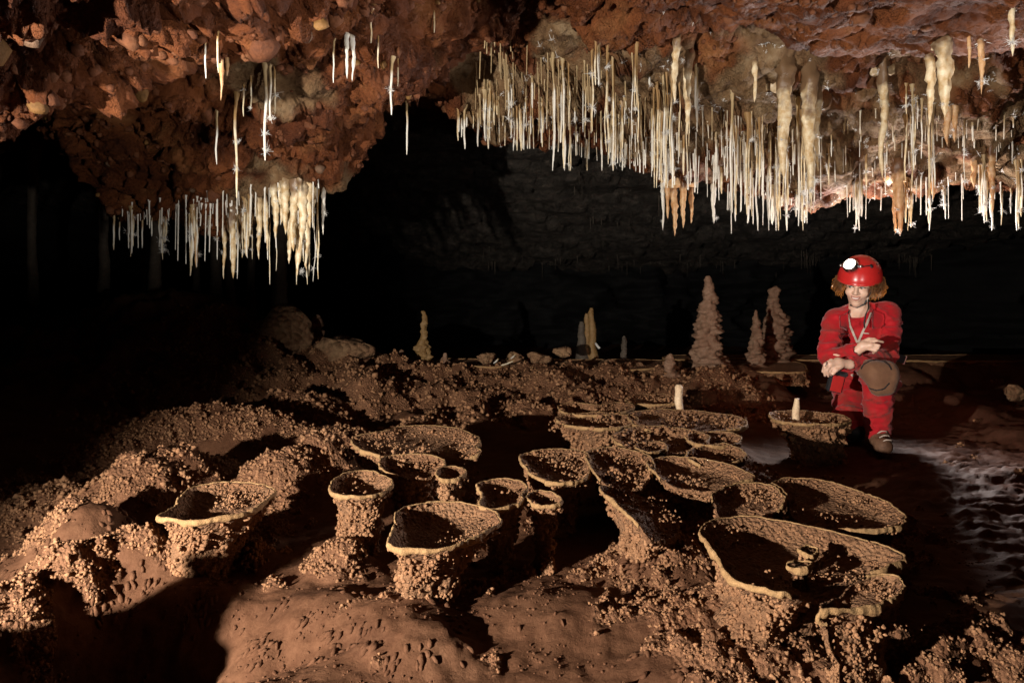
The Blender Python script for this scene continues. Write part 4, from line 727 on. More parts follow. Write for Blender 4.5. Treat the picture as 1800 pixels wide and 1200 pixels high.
# ================================================================== THE CAVER
class SDF:
    """signed distance field on a grid; surface taken out with surface nets"""
    def __init__(s, lo, hi, h):
        lo, hi = np.minimum(lo, hi), np.maximum(lo, hi); s.lo = np.array(lo, float); s.h = h; s.n = np.ceil((np.array(hi) - s.lo) / h).astype(int) + 1
        s.g = np.full(s.n, .5, np.float32); s.ax = [s.lo[i] + h * np.arange(s.n[i], dtype=np.float32) for i in range(3)]
    def _box(s, lo, hi):
        a = np.clip(np.floor((lo - s.lo) / s.h).astype(int), 0, s.n); b = np.clip(np.ceil((hi - s.lo) / s.h).astype(int) + 1, 0, s.n)
        return tuple(slice(a[i], b[i]) for i in range(3))
    def _pts(s, sl):
        return s.ax[0][sl[0]][:, None, None], s.ax[1][sl[1]][None, :, None], s.ax[2][sl[2]][None, None, :]
    def _comb(s, sl, d, k, sub):
        g = s.g[sl]
        if sub: d = -d; hh = np.clip(.5 - .5 * (g - d) / k, 0, 1); s.g[sl] = g * (1 - hh) + d * hh + k * hh * (1 - hh)
        else: hh = np.clip(.5 + .5 * (g - d) / k, 0, 1); s.g[sl] = g * (1 - hh) + d * hh - k * hh * (1 - hh)
    def cone(s, a, b, r1, r2, k=.02, sub=False):
        a, b = np.array(a, float), np.array(b, float); m = max(r1, r2) + .06 + k
        sl = s._box(np.minimum(a, b) - m, np.maximum(a, b) + m); x, y, z = s._pts(sl); d = b - a; L2 = (d * d).sum() + 1e-9
        t = np.clip(((x - a[0]) * d[0] + (y - a[1]) * d[1] + (z - a[2]) * d[2]) / L2, 0, 1)
        q = np.sqrt((x - a[0] - t * d[0]) ** 2 + (y - a[1] - t * d[1]) ** 2 + (z - a[2] - t * d[2]) ** 2) - (r1 + (r2 - r1) * t)
        s._comb(sl, q, k, sub)
    def ell(s, c, r, Rm=None, k=.02, sub=False):
        c, r = np.array(c, float), np.array(r, float); m = r.max() + .05 + k; sl = s._box(c - m, c + m); x, y, z = s._pts(sl); x, y, z = x - c[0], y - c[1], z - c[2]
        if Rm is not None:
            Q = np.array(Rm).T; x, y, z = Q[0, 0] * x + Q[0, 1] * y + Q[0, 2] * z, Q[1, 0] * x + Q[1, 1] * y + Q[1, 2] * z, Q[2, 0] * x + Q[2, 1] * y + Q[2, 2] * z
        k0 = np.sqrt((x / r[0]) ** 2 + (y / r[1]) ** 2 + (z / r[2]) ** 2); k1 = np.sqrt((x / r[0] ** 2) ** 2 + (y / r[1] ** 2) ** 2 + (z / r[2] ** 2) ** 2)
        s._comb(sl, k0 * (k0 - 1) / (k1 + 1e-6), k, sub)
    def mesh(s):
        g = s.g; ins = g < 0; n = g.shape
        c = np.zeros((n[0] - 1, n[1] - 1, n[2] - 1), np.int8)
        for i in (0, 1):
            for j in (0, 1):
                for k in (0, 1): c += ins[i:n[0] - 1 + i, j:n[1] - 1 + j, k:n[2] - 1 + k]
        cells = np.argwhere((c > 0) & (c < 8)); idx = -np.ones(c.shape, np.int32); idx[tuple(cells.T)] = np.arange(len(cells))
        acc = np.zeros((len(cells), 3)); cnt = np.zeros(len(cells))
        co = [(i, j, k) for i in (0, 1) for j in (0, 1) for k in (0, 1)]
        for a in co:
            for ax in range(3):
                if a[ax]: continue
                b = list(a); b[ax] = 1; ga = g[tuple((cells + a).T)]; gb = g[tuple((cells + b).T)]; m = (ga < 0) != (gb < 0)
                t = np.where(m, ga / (ga - gb + 1e-12), 0); p = np.array(a, float) + 0 * cells; p[:, ax] = t; acc += p * m[:, None]; cnt += m
        V = s.lo + (cells + acc / cnt[:, None]) * s.h; Fs = []
        for ax in range(3):
            u, v = (ax + 1) % 3, (ax + 2) % 3; sl0 = [slice(None)] * 3; sl1 = [slice(None)] * 3; sl0[ax] = slice(0, -1); sl1[ax] = slice(1, None)
            e = np.argwhere(ins[tuple(sl0)] != ins[tuple(sl1)]); e = e[(e[:, u] > 0) & (e[:, v] > 0) & (e[:, u] < n[u] - 1) & (e[:, v] < n[v] - 1)]
            du = np.zeros(3, int); du[u] = 1; dv = np.zeros(3, int); dv[v] = 1
            q = np.stack([idx[tuple((e - du - dv).T)], idx[tuple((e - dv).T)], idx[tuple(e.T)], idx[tuple((e - du).T)]], -1)
            fl = ~ins[tuple(e.T)]; q[fl] = q[fl][:, ::-1]; Fs.append(q)
        Fq = np.concatenate(Fs); return V, Fq[(Fq >= 0).all(1)]
def vnormals(V, F):
    n = np.zeros_like(V); a = np.cross(V[F[:, 1]] - V[F[:, 0]], V[F[:, 2]] - V[F[:, 0]])
    for i in range(F.shape[1]): np.add.at(n, F[:, i], a)
    return n / (np.linalg.norm(n, axis=1, keepdims=True) + 1e-9)
def relax(V, F, it=2, lam=.5):
    E = np.concatenate([F[:, [i, (i + 1) % 4]] for i in range(4)])
    for _ in range(it):
        a = np.zeros_like(V); c = np.zeros(len(V)); np.add.at(a, E[:, 0], V[E[:, 1]]); np.add.at(c, E[:, 0], 1); np.add.at(a, E[:, 1], V[E[:, 0]]); np.add.at(c, E[:, 1], 1)
        V = V * (1 - lam) + lam * a / np.maximum(c, 1)[:, None]
    return V
# materials
def fabric(name, c, scale=700, bs=.35):
    m, t, b = nt(name); p = world_pos(t); n1 = noise_n(t, 9, 5, .6, p)
    col = mixc(t, n1.outputs[0], tuple(x * .72 for x in c), tuple(min(1, x * 1.25) for x in c)); nd = noise_n(t, 5.5, 7, .7, p); dm = ramp(t, nd.outputs[0], [(.46, (0, 0, 0)), (.70, (.8, .8, .8))]).outputs[0]
    col = mixc(t, dm, col, (.11, .045, .026)); t.links.new(col, b.inputs["Base Color"])
    b.inputs["Roughness"].default_value = .75; b.inputs["Specular IOR Level"].default_value = .25; b.inputs["Sheen Weight"].default_value = .15
    n2 = noise_n(t, scale, 2, .5, p); n3 = noise_n(t, 26, 4, .6, p); h1 = bump(t, b, n3.outputs[0], .25, .008); bump(t, b, n2.outputs[0], bs, .0015, h1); return m
M['red'] = fabric("red_coverall_cloth", (.40, .006, .012)); M['shirt'] = fabric("red_shirt_cloth", (.45, .008, .010))
M['pad'] = fabric("knee_pad_cloth", (.17, .08, .042), 300, .8); M['black'] = plain("black_webbing", (.012, .012, .014), .6)
M['boot'] = rock_mat("muddy_boot_leather", (.07, .032, .018), (.13, .065, .038), (.22, .12, .07), 18, .65, .004, 120, .7)
M['zip'] = plain("zip_tape", (.45, .36, .30), .6); M['ringm'] = plain("silver_metal", (.8, .8, .82), .25, 1.0)
M['hel'] = plain("red_helmet_plastic", (.52, .022, .020), .28, 0, .5); M['teeth'] = plain("teeth_enamel", (.78, .74, .66), .3); M['lip'] = plain("lip_skin", (.42, .13, .11), .45)
M['eyew'] = plain("eye_white", (.62, .60, .58), .2); M['iris'] = plain("iris_dark", (.03, .022, .016), .15); M['brow'] = plain("brow_hair", (.035, .02, .012), .7)
M['pouch'] = plain("red_pouch_vinyl", (.42, .02, .018), .35)
def skin():
    m, t, b = nt("skin"); p = world_pos(t); n = noise_n(t, 30, 4, .6, p); col = mixc(t, n.outputs[0], (.60, .36, .26), (.74, .49, .37)); t.links.new(col, b.inputs["Base Color"])
    b.inputs["Roughness"].default_value = .45; b.inputs["Subsurface Weight"].default_value = .12; b.inputs["Subsurface Radius"].default_value = (.012, .005, .003); b.inputs["Subsurface Scale"].default_value = .5
    n2 = noise_n(t, 240, 3, .6, p); bump(t, b, n2.outputs[0], .2, .001); return m
M['skin'] = skin()
def hairm():
    m, t, b = nt("hair"); p = world_pos(t); n = noise_n(t, 60, 3, .6, p); col = mixc(t, n.outputs[0], (.07, .032, .013), (.26, .135, .055)); t.links.new(col, b.inputs["Base Color"]); b.inputs["Roughness"].default_value = .35
    tr = node(t, "ShaderNodeBsdfTranslucent"); tr.inputs[0].default_value = (.75, .45, .18, 1); mx = node(t, "ShaderNodeMixShader"); mx.inputs[0].default_value = .5; out = t.nodes["Material Output"]
    t.links.new(b.outputs[0], mx.inputs[1]); t.links.new(tr.outputs[0], mx.inputs[2]); t.links.new(mx.outputs[0], out.inputs[0]); return m
M['hair'] = hairm()
def lampm():
    m, t, b = nt("headlamp_lens"); b.inputs["Emission Color"].default_value = (1, .97, .85, 1); b.inputs["Emission Strength"].default_value = 9; b.inputs["Base Color"].default_value = (.8, .8, .75, 1); return m
M['lens'] = lampm()
PY = 4.08; PS = PY / FPX                                   # metres per pixel at the caver
def B(px, py, d=0.): return P(px, py, PY + d)
# head frame: x to the picture right, -y to the viewer, z up; turned to the left and looking down
HR = np.array((Matrix.Rotation(R(8), 3, 'Y') @ Matrix.Rotation(R(-34), 3, 'Z') @ Matrix.Rotation(R(21), 3, 'X')))
HC = B(1510, 499, .02)
def H(x, y, z): return HC + HR @ np.array([x, y, z])
J = dict(pel=B(1522, 668, .30), hl=B(1499, 676, .26), hr=B(1550, 672, .26), wa=B(1517, 632, .22), ch=B(1513, 588, .13), uc=B(1511, 553, .09), nk=B(1510, 543, .05),
         sl=B(1468, 560, .08), sr=B(1565, 551, .08), el=B(1455, 628, -.06), wl=B(1504, 618, -.22), er=B(1561, 626, -.05), wr=B(1494, 640, -.26),
         kr=B(1541, 660, -.26), ar=B(1544, 756, -.17), kl=B(1492, 750, .03), al=B(1502, 762, .42))
lo, hi = B(1425, 435, -.55) - .02, B(1610, 800, .75) + .02
def torso(S, e, k=.04):
    S.ell(J['pel'], (.145 + e, .12 + e, .12 + e), k=k); S.cone(J['pel'], J['wa'], .125 + e, .12 + e, k); S.ell(J['ch'], (.150 + e, .108 + e, .15 + e), k=k); S.cone(J['wa'], J['ch'], .118 + e, .118 + e, k)
    S.cone(J['sl'] + [.03, 0, 0], J['sr'] - [.03, 0, 0], .058 + e, .058 + e, k); S.cone(J['uc'], J['nk'], .075 + e, .055, k)
def arms(S, e, k=.02):
    S.cone(J['sl'], J['el'], .054 + e, .044 + e, k); S.cone(J['el'], J['wl'], .043 + e, .030 + e, k); S.cone(J['sr'], J['er'], .054 + e, .044 + e, k); S.cone(J['er'], J['wr'], .043 + e, .030 + e, k)
def legs(S, e, k=.025):
    S.cone(J['hl'], J['kl'], .092 + e, .066 + e, k); S.cone(J['kl'], J['al'], .06 + e, .045 + e, k); S.cone(J['hr'], J['kr'], .092 + e, .066 + e, k); S.cone(J['kr'], J['ar'], .062 + e, .048 + e, k)
S = SDF(lo, hi, .0043)
torso(S, -.012); arms(S, -.008); legs(S, -.012)
S.cone(J['nk'], HC + HR @ np.array([0, .015, -.05]), .05, .048, .03)
# head
S.ell(H(0, .012, .022), (.074, .094, .100), HR, .01); S.ell(H(0, -.022, -.055), (.056, .064, .066), HR, .03); S.ell(H(0, -.068, -.102), (.022, .018, .018), HR, .02)
for sx in (-1, 1):
    S.ell(H(sx * .036, -.062, -.036), (.026, .020, .022), HR, .02); S.cone(H(sx * .012, -.083, .026), H(sx * .05, -.068, .026), .012, .012, .015)
    S.ell(H(sx * .031, -.094, .004), (.017, .013, .010), HR, .012, True); S.ell(H(sx * .077, .015, -.005), (.010, .02, .032), HR, .006)
S.cone(H(0, -.080, .012), H(0, -.104, -.028), .008, .012, .010); S.cone(H(-.012, -.092, -.033), H(.012, -.092, -.033), .009, .009, .008)
S.ell(H(0, -.081, -.064), (.028, .014, .020), HR, .012); S.cone(H(-.018, -.094, -.062), H(.018, -.094, -.062), .005, .005, .006, True)
# hands: palm, four fingers, thumb
def hand(wr, palm_c, knuck, tips, mids, thumb, pr):
    S.cone(wr, palm_c, .024, .026, .02); S.cone(palm_c, (knuck[1] + knuck[2]) / 2, .024, .018, .02)
    for a, m_, t_ in zip(knuck, mids, tips): S.cone(palm_c, a, .013, .0100, .004); S.cone(a, m_, .0098, .0088, .002); S.cone(m_, t_, .0086, .0070, .002)
    S.cone(thumb[0], thumb[1], .014, .0115, .01); S.cone(thumb[1], thumb[2], .011, .0085, .004)
# upper hand (from the left arm of the picture): back of hand to the viewer, index finger pointing right
wl, wr = J['wl'], J['wr']
hand(wl, B(1517, 608, -.24), [B(1530, 600.5, -.262), B(1531, 604.5, -.270), B(1530, 609, -.272), B(1528, 613, -.268)],
     [B(1552, 601, -.262), B(1542, 615, -.262), B(1540, 618, -.258), B(1535, 620, -.256)], [B(1541, 598.5, -.275), B(1545, 607, -.290), B(1543, 611.5, -.290), B(1539, 616, -.284)],
     [B(1518, 601, -.235), B(1528, 596, -.25), B(1538, 596, -.262)], 1)
# lower hand (from the right arm of the picture): hanging limply, fingers down to the left
hand(wr, B(1473, 637, -.275), [B(1461, 633, -.285), B(1459, 637.5, -.292), B(1460, 642, -.294), B(1464, 645.5, -.29)],
     [B(1446, 653, -.275), B(1450, 660, -.275), B(1456, 661, -.275), B(1461, 659, -.272)], [B(1450, 640, -.295), B(1450, 646, -.300), B(1454, 650, -.300), B(1459, 652, -.296)],
     [B(1478, 644, -.285), B(1470, 650, -.30), B(1464, 657, -.30)], 1)
Vb, Fb = S.mesh(); Vb = relax(Vb, Fb, 1, .35)
base_p = np.array([B(1520, 780)[0], PY, 0.03])
person = mesh_obj("person", Vb - base_p, Fb, M['skin']); person.location = base_p
tag(person, "person in red coverall and red helmet kneeling on one knee, arms crossed, smiling", "person")
HB = BVHTree.FromPolygons(Vb.tolist(), Fb.tolist())
def part(name, V, F, mat, parent=None, smoothed=True):
    par = parent or person; off = base_p if parent is None else np.array(0.)
    if parent is not None: off = base_p
    return (mesh_obj if isinstance(F, np.ndarray) else poly_obj)(name, np.asarray(V) - off, F, mat, par, smoothed)
# coverall
S = SDF(lo, hi, .0075)
torso(S, .010, .05); 
arms(S, .012, .02); S.cone(J['wl'] + (J['el'] - J['wl']) * .12, J['wl'] + (J['el'] - J['wl']) * .02, .042, .043, .006); S.cone(J['wr'] + (J['er'] - J['wr']) * .12, J['wr'] + (J['er'] - J['wr']) * .02, .042, .043, .006)
legs(S, .014, .03); S.cone(J['kr'] + (J['ar'] - J['kr']) * .3, J['ar'], .078, .070, .02); S.cone(J['hl'], J['kl'], .115, .082, .02)
S.cone(B(1509, 540, .02), B(1508, 562, -.03), .05, .040, .01, True); S.cone(B(1508, 562, -.035), B(1507, 598, -.03), .040, .004, .008, True)
for a, b, e in (('el', 'wl', .028), ('er', 'wr', .028)):                   # open cuffs
    d = J[b] - J[a]; d /= np.linalg.norm(d); S.cone(J[b] + d * .0, J[b] + d * .05, e + .007, e + .007, .004, True)
S.cone(J['ar'] + [0, 0, -.0], J['ar'] + [0, 0, -.06], .05, .05, .004, True)
Vc, Fc = S.mesh(); Vc = relax(Vc, Fc, 2, .5); nc_ = vnormals(Vc, Fc)
q = Vc - base_p; fold = .022 * (1 - np.abs(fbm(q * np.array([4.5, 4.5, 9]), 3, 61)) * 2.6) ** 3 * .6 - .004 + .003 * fbm(q * 16, 2, 62)
for j in ('el', 'er', 'kr', 'kl', 'wa'):
    d = np.linalg.norm(Vc - J[j], axis=1); fold += np.exp(-(d / .11) ** 2) * .006 * np.sin(fbm(q * 6, 2, 63) * 9 + d * 95)
Vc = Vc + nc_ * fold[:, None]
part("coverall", Vc, Fc, M['red'])
KB = BVHTree.FromPolygons(Vc.tolist(), Fc.tolist())
# shirt under the open collar
S = SDF(B(1465, 535, -.2), B(1560, 640, .3), .006); torso(S, -.006, .05); S.cone(B(1509, 545, .0), B(1508, 566, -.06), .052, .038, .01, True); S.cone(B(1509, 530, .05), B(1509, 552, .05), .07, .07, .01, True)
Vs_, Fs_ = S.mesh(); part("shirt", relax(Vs_, Fs_, 1), Fs_, M['shirt'])
def on(bv, px, py, lift=.004):
    d = (Vector(P(px, py, 1.)) - CAMV_).normalized(); h = bv.ray_cast(CAMV_, d)
    if h[0] is None: h = bv.find_nearest(Vector(B(px, py, -.05)))
    n_ = h[1]; n_ = n_ if n_.dot(d) < 0 else -n_; return np.array(h[0] + n_ * lift), np.array(n_)
CAMV_ = Vector((0, 0, CAMZ))
def ribbon(name, pts, wid, mat, bv=None, lift=.004, thick=.003, parent=None, sub=6, sag=None):
    """a band laid on the surface along picture points"""
    pp = []
    for (a, b) in zip(pts[:-1], pts[1:]): pp += [(a[0] + (b[0] - a[0]) * t, a[1] + (b[1] - a[1]) * t) for t in np.linspace(0, 1, sub, endpoint=False)]
    pp.append(pts[-1][:2]); pos = []; nrm = []
    for x in pp: a, n_ = on(bv or KB, x[0], x[1], lift); pos.append(a); nrm.append(n_)
    pos = np.array(pos); nrm = np.array(nrm); pos[1:-1] = (pos[:-2] + 2 * pos[1:-1] + pos[2:]) / 4; tg = np.gradient(pos, axis=0); sd = np.cross(tg, nrm); sd /= np.linalg.norm(sd, axis=1, keepdims=True) + 1e-9
    Vv = np.concatenate([pos - sd * wid / 2, pos + sd * wid / 2, pos + sd * wid / 2 - nrm * thick, pos - sd * wid / 2 - nrm * thick]); k = len(pos)
    Ff = [(i + a * k, i + 1 + a * k, i + 1 + ((a + 1) % 4) * k, i + ((a + 1) % 4) * k) for a in range(4) for i in range(k - 1)]; Ff += [(0, k, 2 * k, 3 * k), (k - 1, 2 * k - 1, 3 * k - 1, 4 * k - 1)]
    return part(name, Vv, Ff, mat, parent, False)
def patch(name, poly, mat, bv=None, lift=.006, thick=.004, n=7, bulge=0.):
    """a cloth piece: a four-cornered patch laid on the surface"""
    a, b, c, d = [np.array(p, float) for p in poly]; pos, nrm = [], []
    for u in np.linspace(0, 1, n):
        for v in np.linspace(0, 1, n):
            q = (a * (1 - u) + b * u) * (1 - v) + (d * (1 - u) + c * u) * v; x, n_ = on(bv or KB, q[0], q[1], lift + bulge * 16 * u * (1 - u) * v * (1 - v)); pos.append(x); nrm.append(n_)
    pos = np.array(pos); nrm = np.array(nrm); G = pos.reshape(n, n, 3).copy(); G[1:-1, 1:-1] = (G[:-2, 1:-1] + G[2:, 1:-1] + G[1:-1, :-2] + G[1:-1, 2:] + 2 * G[1:-1, 1:-1]) / 6; pos = G.reshape(-1, 3)
    Ff = [tuple(f) for f in grid_faces(n, n)]; bk = pos - nrm * thick; k = n * n; Ff += [tuple(x + k for x in f[::-1]) for f in Ff]
    bd = [i for i in range(n)] + [i * n + n - 1 for i in range(1, n)] + [(n - 1) * n + i for i in range(n - 2, -1, -1)] + [i * n for i in range(n - 2, 0, -1)]
    Ff += [(bd[i], bd[(i + 1) % len(bd)], bd[(i + 1) % len(bd)] + k, bd[i] + k) for i in range(len(bd))]
    return part(name, np.concatenate([pos, bk]), Ff, mat)
patch("collar", [(1530, 545), (1551, 552), (1554, 574), (1532, 578)], M['red'], lift=.016, thick=.01)
patch("collar", [(1488, 549), (1475, 556), (1474, 577), (1491, 580)], M['red'], lift=.014, thick=.01)
ribbon("zip", [(1489, 553), (1493, 570), (1501, 588), (1507, 602)], .012, M['zip'], lift=.008, thick=.008)
ribbon("zip", [(1531, 550), (1524, 566), (1515, 586), (1508, 602)], .012, M['zip'], lift=.008, thick=.008)
ribbon("zip", [(1515, 585), (1527, 586)], .006, M['zip'], lift=.006)
ribbon("pocket_seam", [(1474, 590), (1480, 586), (1490, 586), (1494, 589), (1488, 596), (1478, 597), (1474, 591)], .004, M['black'], lift=.004)
ribbon("shoulder_seam", [(1556, 555), (1550, 580), (1547, 604)], .004, M['shirt'], lift=.003); ribbon("shoulder_seam", [(1474, 562), (1476, 585), (1477, 606)], .004, M['shirt'], lift=.003)
ribbon("cord", [(1492, 545), (1487, 555), (1479, 564), (1478, 567)], .006, M['black'], lift=.01)
ribbon("belt", [(1497, 659), (1510, 655), (1520, 653)], .016, M['zip'], lift=.012)
# knee pads
S = SDF(B(1500, 610, -.5), B(1590, 705, .1), .006); d_ = J['ar'] - J['kr']; kq = J['kr']; S.cone(kq + [-.036, -.048, .036], kq + [.036, -.048, .036], .050, .050, .01); S.cone(kq + [-.024, -.056, -.058], kq + [.024, -.056, -.058], .046, .046, .05); S.cone(kq + [-.034, -.05, .0], kq + [.034, -.05, .0], .056, .056, .03); S.cone(kq + [-.045, .0, .03], kq + [.04, .0, .03], .060, .060, .03)
a_, b_2 = S.mesh(); a_ = relax(a_, b_2, 2); a_ = a_ + vnormals(a_, b_2) * (.003 * fbm(a_ * 22, 3, 66))[:, None]; kp = part("knee_pad", a_, b_2, M['pad'])
th_ = np.linspace(0, 2 * np.pi, 48); ring = []
for i, t in enumerate(th_):
    ring.append(J['kr'] + np.array([.086 * math.cos(t), -.030 + .03 * abs(math.sin(t)) * (1 if math.sin(t) > 0 else .2), .004 + .096 * math.sin(t) * (1 if math.sin(t) > 0 else .92)]))
def tube(name, pts, r, mat, parent=None, nc=6, taper=None):
    p = np.array(pts); tg = np.gradient(p, axis=0); tg /= np.linalg.norm(tg, axis=1, keepdims=True) + 1e-9; u = np.cross(tg, [.31, .22, .92]); u /= np.linalg.norm(u, axis=1, keepdims=True) + 1e-9; v = np.cross(tg, u); a = np.linspace(0, 2 * np.pi, nc, endpoint=False)
    rr = np.full(len(p), r) if taper is None else r * np.asarray(taper); Vv = (p[:, None] + rr[:, None, None] * (np.cos(a)[None, :, None] * u[:, None] + np.sin(a)[None, :, None] * v[:, None])).reshape(-1, 3)
    k = len(p); Ff = [tuple(f) for f in grid_faces(k, nc, True)] + [tuple(range(nc))[::-1], tuple(range((k - 1) * nc, k * nc))]
    return Vv, Ff
PB = BVHTree.FromPolygons(a_.tolist(), b_2.tolist())
ribbon("binding", [(1514, 648), (1519, 640), (1530, 634), (1542, 632), (1554, 635), (1563, 642), (1567, 650)], .007, M['black'], PB, .003, .004, kp); ribbon("binding", [(1518, 672), (1528, 682), (1541, 686), (1554, 683), (1563, 673)], .006, M['black'], PB, .003, .004, kp)
pass
S = SDF(B(1465, 725, -.15), B(1530, 785, .15), .006); S.ell(J['kl'] + np.array([.02, -.03, -.02]), (.075, .07, .06), k=.01); a_, b_2 = S.mesh(); part("knee_pad", relax(a_, b_2, 1), b_2, M['black'])
# boots
S = SDF(B(1515, 735, -.5), B(1590, 800, .1), .005); an = J['ar']; gb = .03; toe = B(1552, 780, -.27); toe[2] = gb + .045; heel = np.array([an[0], an[1] + .05, gb + .045])
S.cone(an + [0, 0, .02], [an[0], an[1] + .02, gb + .07], .056, .052, .01); S.cone(heel, toe, .047, .044, .03); S.cone([an[0], an[1] - .02, gb + .09], toe + [0, .04, .01], .045, .038, .02); S.cone(toe + [0, -.01, -.005], toe + [0, .03, -.005], .045, .045, .01)
sl_ = S._box(S.lo, np.array([9, 9, gb + .004])); S.g[sl_] = np.maximum(S.g[sl_], .01); a_, b_2 = S.mesh(); bt = part("boot", relax(a_, b_2, 1), b_2, M['boot'])
for i in range(4):
    c = np.array([an[0] + (toe[0] - an[0]) * (.25 + .15 * i), an[1] - .045 - .03 * i, gb + .135 - .018 * i]); a_, b_2 = tube("lace", [c + [-.03, .01, -.012], c + [-.012, -.004, .003], c + [.012, -.004, .003], c + [.03, .01, -.012]], .004, None); part("lace", a_, b_2, M['zip'], bt)
fr = J['al'] + np.array([0, .02, -.02]); S = SDF(fr - .25, fr + .25, .006); S.cone(fr, fr + [0, .03, -.06], .055, .045, .01); S.cone(fr + [0, .02, .0], fr + [0, .1, -.08], .045, .04, .02); a_, b_2 = S.mesh(); part("boot", relax(a_, b_2, 1), b_2, M['boot'])
# helmet
nt_, nph = 64, 22; Vh = []
for j in range(nph):
    ph = j / (nph - 1) * math.pi / 2 * 1.10
    for i in range(nt_):
        t = 2 * math.pi * i / nt_; k = 1 + .035 * smooth(1.25, 1.7, ph) * (1.2 if math.sin(t) < 0 else .7)
        rx, ry, rz = .118, .140, .122; z = rz * math.cos(ph) if ph < math.pi / 2 else -.16 * (ph - math.pi / 2)
        Vh.append(H(rx * math.sin(min(ph, math.pi / 2)) * math.cos(t) * k, .015 + ry * math.sin(min(ph, math.pi / 2)) * math.sin(t) * k, .050 + z + (.012 * (math.sin(t) > 0) * math.sin(t) * -1 if ph > 1.5 else 0)))
n_o = len(Vh); Vh += [tuple(np.array(v) + (np.array(H(0, .015, .04)) - np.array(v)) * .05) for v in Vh]
Fh = [tuple(f[::-1]) for f in grid_faces(nph, nt_, True)] + [tuple(x + n_o for x in f) for f in grid_faces(nph, nt_, True)]
e0 = (nph - 1) * nt_; Fh += [(e0 + i, e0 + (i + 1) % nt_, e0 + (i + 1) % nt_ + n_o, e0 + i + n_o) for i in range(nt_)]
hel = part("helmet", np.array(Vh), Fh, M['hel']); hel["label"] = "glossy red caving helmet with headlamp"
HELB = BVHTree.FromPolygons([tuple(v) for v in Vh[:n_o]], [tuple(f) for f in grid_faces(nph, nt_, True)])
def disc_on(name, px, py, r, mat, parent, bv, hgt=.01, squash=1., seg=20, prof=None, lift=0):
    c, n_ = on(bv, px, py, lift); u = np.cross(n_, [0, 0, 1.]); u /= np.linalg.norm(u); v = np.cross(n_, u); a = np.linspace(0, 2 * np.pi, seg, endpoint=False)
    prof = prof or [(1, -.004), (1, hgt * .7), (.85, hgt), (.01, hgt)]
    Vv = np.concatenate([c + n_ * hh + r * s * (np.outer(np.cos(a), u) + squash * np.outer(np.sin(a), v)) for s, hh in prof]); return part(name, Vv, [tuple(f) for f in grid_faces(len(prof), seg, True)] + [tuple(range((len(prof) - 1) * seg, len(prof) * seg))], mat, parent), c, n_
for vx, vy in ((1536, 457.5), (1542, 456), (1541.5, 464.5), (1546.5, 463.5), (1544.5, 480)): disc_on("vent", vx, vy, .0075 if vy < 470 else .005, M['black'], hel, HELB, .0012, .8, 12)
lamp, lc, ln = disc_on("headlamp", 1497, 469, .041, M['ringm'], hel, HELB, .03, 1, 28, [(1.05, -.01), (1.08, .012), (1.0, .026), (.93, .034), (.84, .036), (.82, .03), (.3, .012), (.02, .008)])
disc_on("lens", 1497, 469, .034, M['lens'], hel, HELB, .024, 1, 28, [(1, .012), (.98, .028), (.6, .031), (.02, .032)])
for dx in (-16, 16): disc_on("lamp_bolt", 1497 + dx, 469 + dx * .05, .009, M['ringm'], hel, HELB, .018, 1, 10)
ribbon("lamp_cable", [(1514, 470), (1522, 468), (1531, 467)], .006, M['black'], HELB, .004, .004, hel); disc_on("cable_clip", 1531.5, 468, .009, M['black'], hel, HELB, .006, 1.4, 10)
# headlamp's own light
hl_ = bpy.data.lights.new("headlamp_light", 'SPOT'); hl_.energy = 14; hl_.spot_size = R(70); hl_.spot_blend = .8; hl_.shadow_soft_size = .02; hlo = bpy.data.objects.new("headlamp_light", hl_); link(hlo)
hlo.location = Vector(lc + ln * .05); hlo.rotation_euler = Vector(np.array(ln) + np.array([-.3, 0, -.35])).to_track_quat('-Z', 'Y').to_euler()
# face details
def small_ell(name, c, r, mat, parent=None, Rm=HR):
    v, f = ICO3; return part(name, np.array([c + Rm @ (x * np.array(r)) for x in v]), f, mat, parent)
for sx in (-1, 1):
    ey = small_ell("eye", H(sx * .031, -.0765, .003), (.0125, .0105, .0058), M["eyew"]); small_ell("iris", H(sx * .031 - .004, -.0858, .001), (.0058, .003, .0056), M['iris'], ey)
    a_, b_2 = tube("lid", [H(sx * .031 + x, -.0845 + 14 * x * x, .0075 - 22 * x * x) for x in np.linspace(-.017, .017, 9)], .0024, None); part("eyelash", a_, b_2, M['brow'])
    a_, b_2 = tube("brow", [H(sx * (.014 + .042 * t), -.094 + .020 * t * t, .024 + .012 * math.sin(t * 2.4) - .006 * t) for t in np.linspace(0, 1, 9)], .0032, None, taper=[.6, 1, 1, 1, 1, .9, .8, .6, .3]); part("eyebrow", a_, b_2, M['brow'])
a_, b_2 = tube("teeth", [H(x, -.0945 + 12 * x * x, -.0625 + 9 * x * x) for x in np.linspace(-.019, .019, 9)], .0052, None, taper=[.4, .8, 1, 1, 1, 1, 1, .8, .4]); part("teeth", a_, b_2, M['teeth'])
a_, b_2 = tube("lip", [H(x, -.0965 + 12 * x * x, -.0565 + 10 * x * x) for x in np.linspace(-.026, .026, 11)], .0034, None, taper=[.3, .7, .9, 1, 1, .9, 1, 1, .9, .7, .3]); part("lip", a_, b_2, M['lip'])
a_, b_2 = tube("lip", [H(x, -.0965 + 11 * x * x, -.0705 + 22 * x * x) for x in np.linspace(-.025, .025, 11)], .0042, None, taper=[.3, .7, .9, 1, 1, 1, 1, 1, .9, .7, .3]); part("lip", a_, b_2, M['lip'])
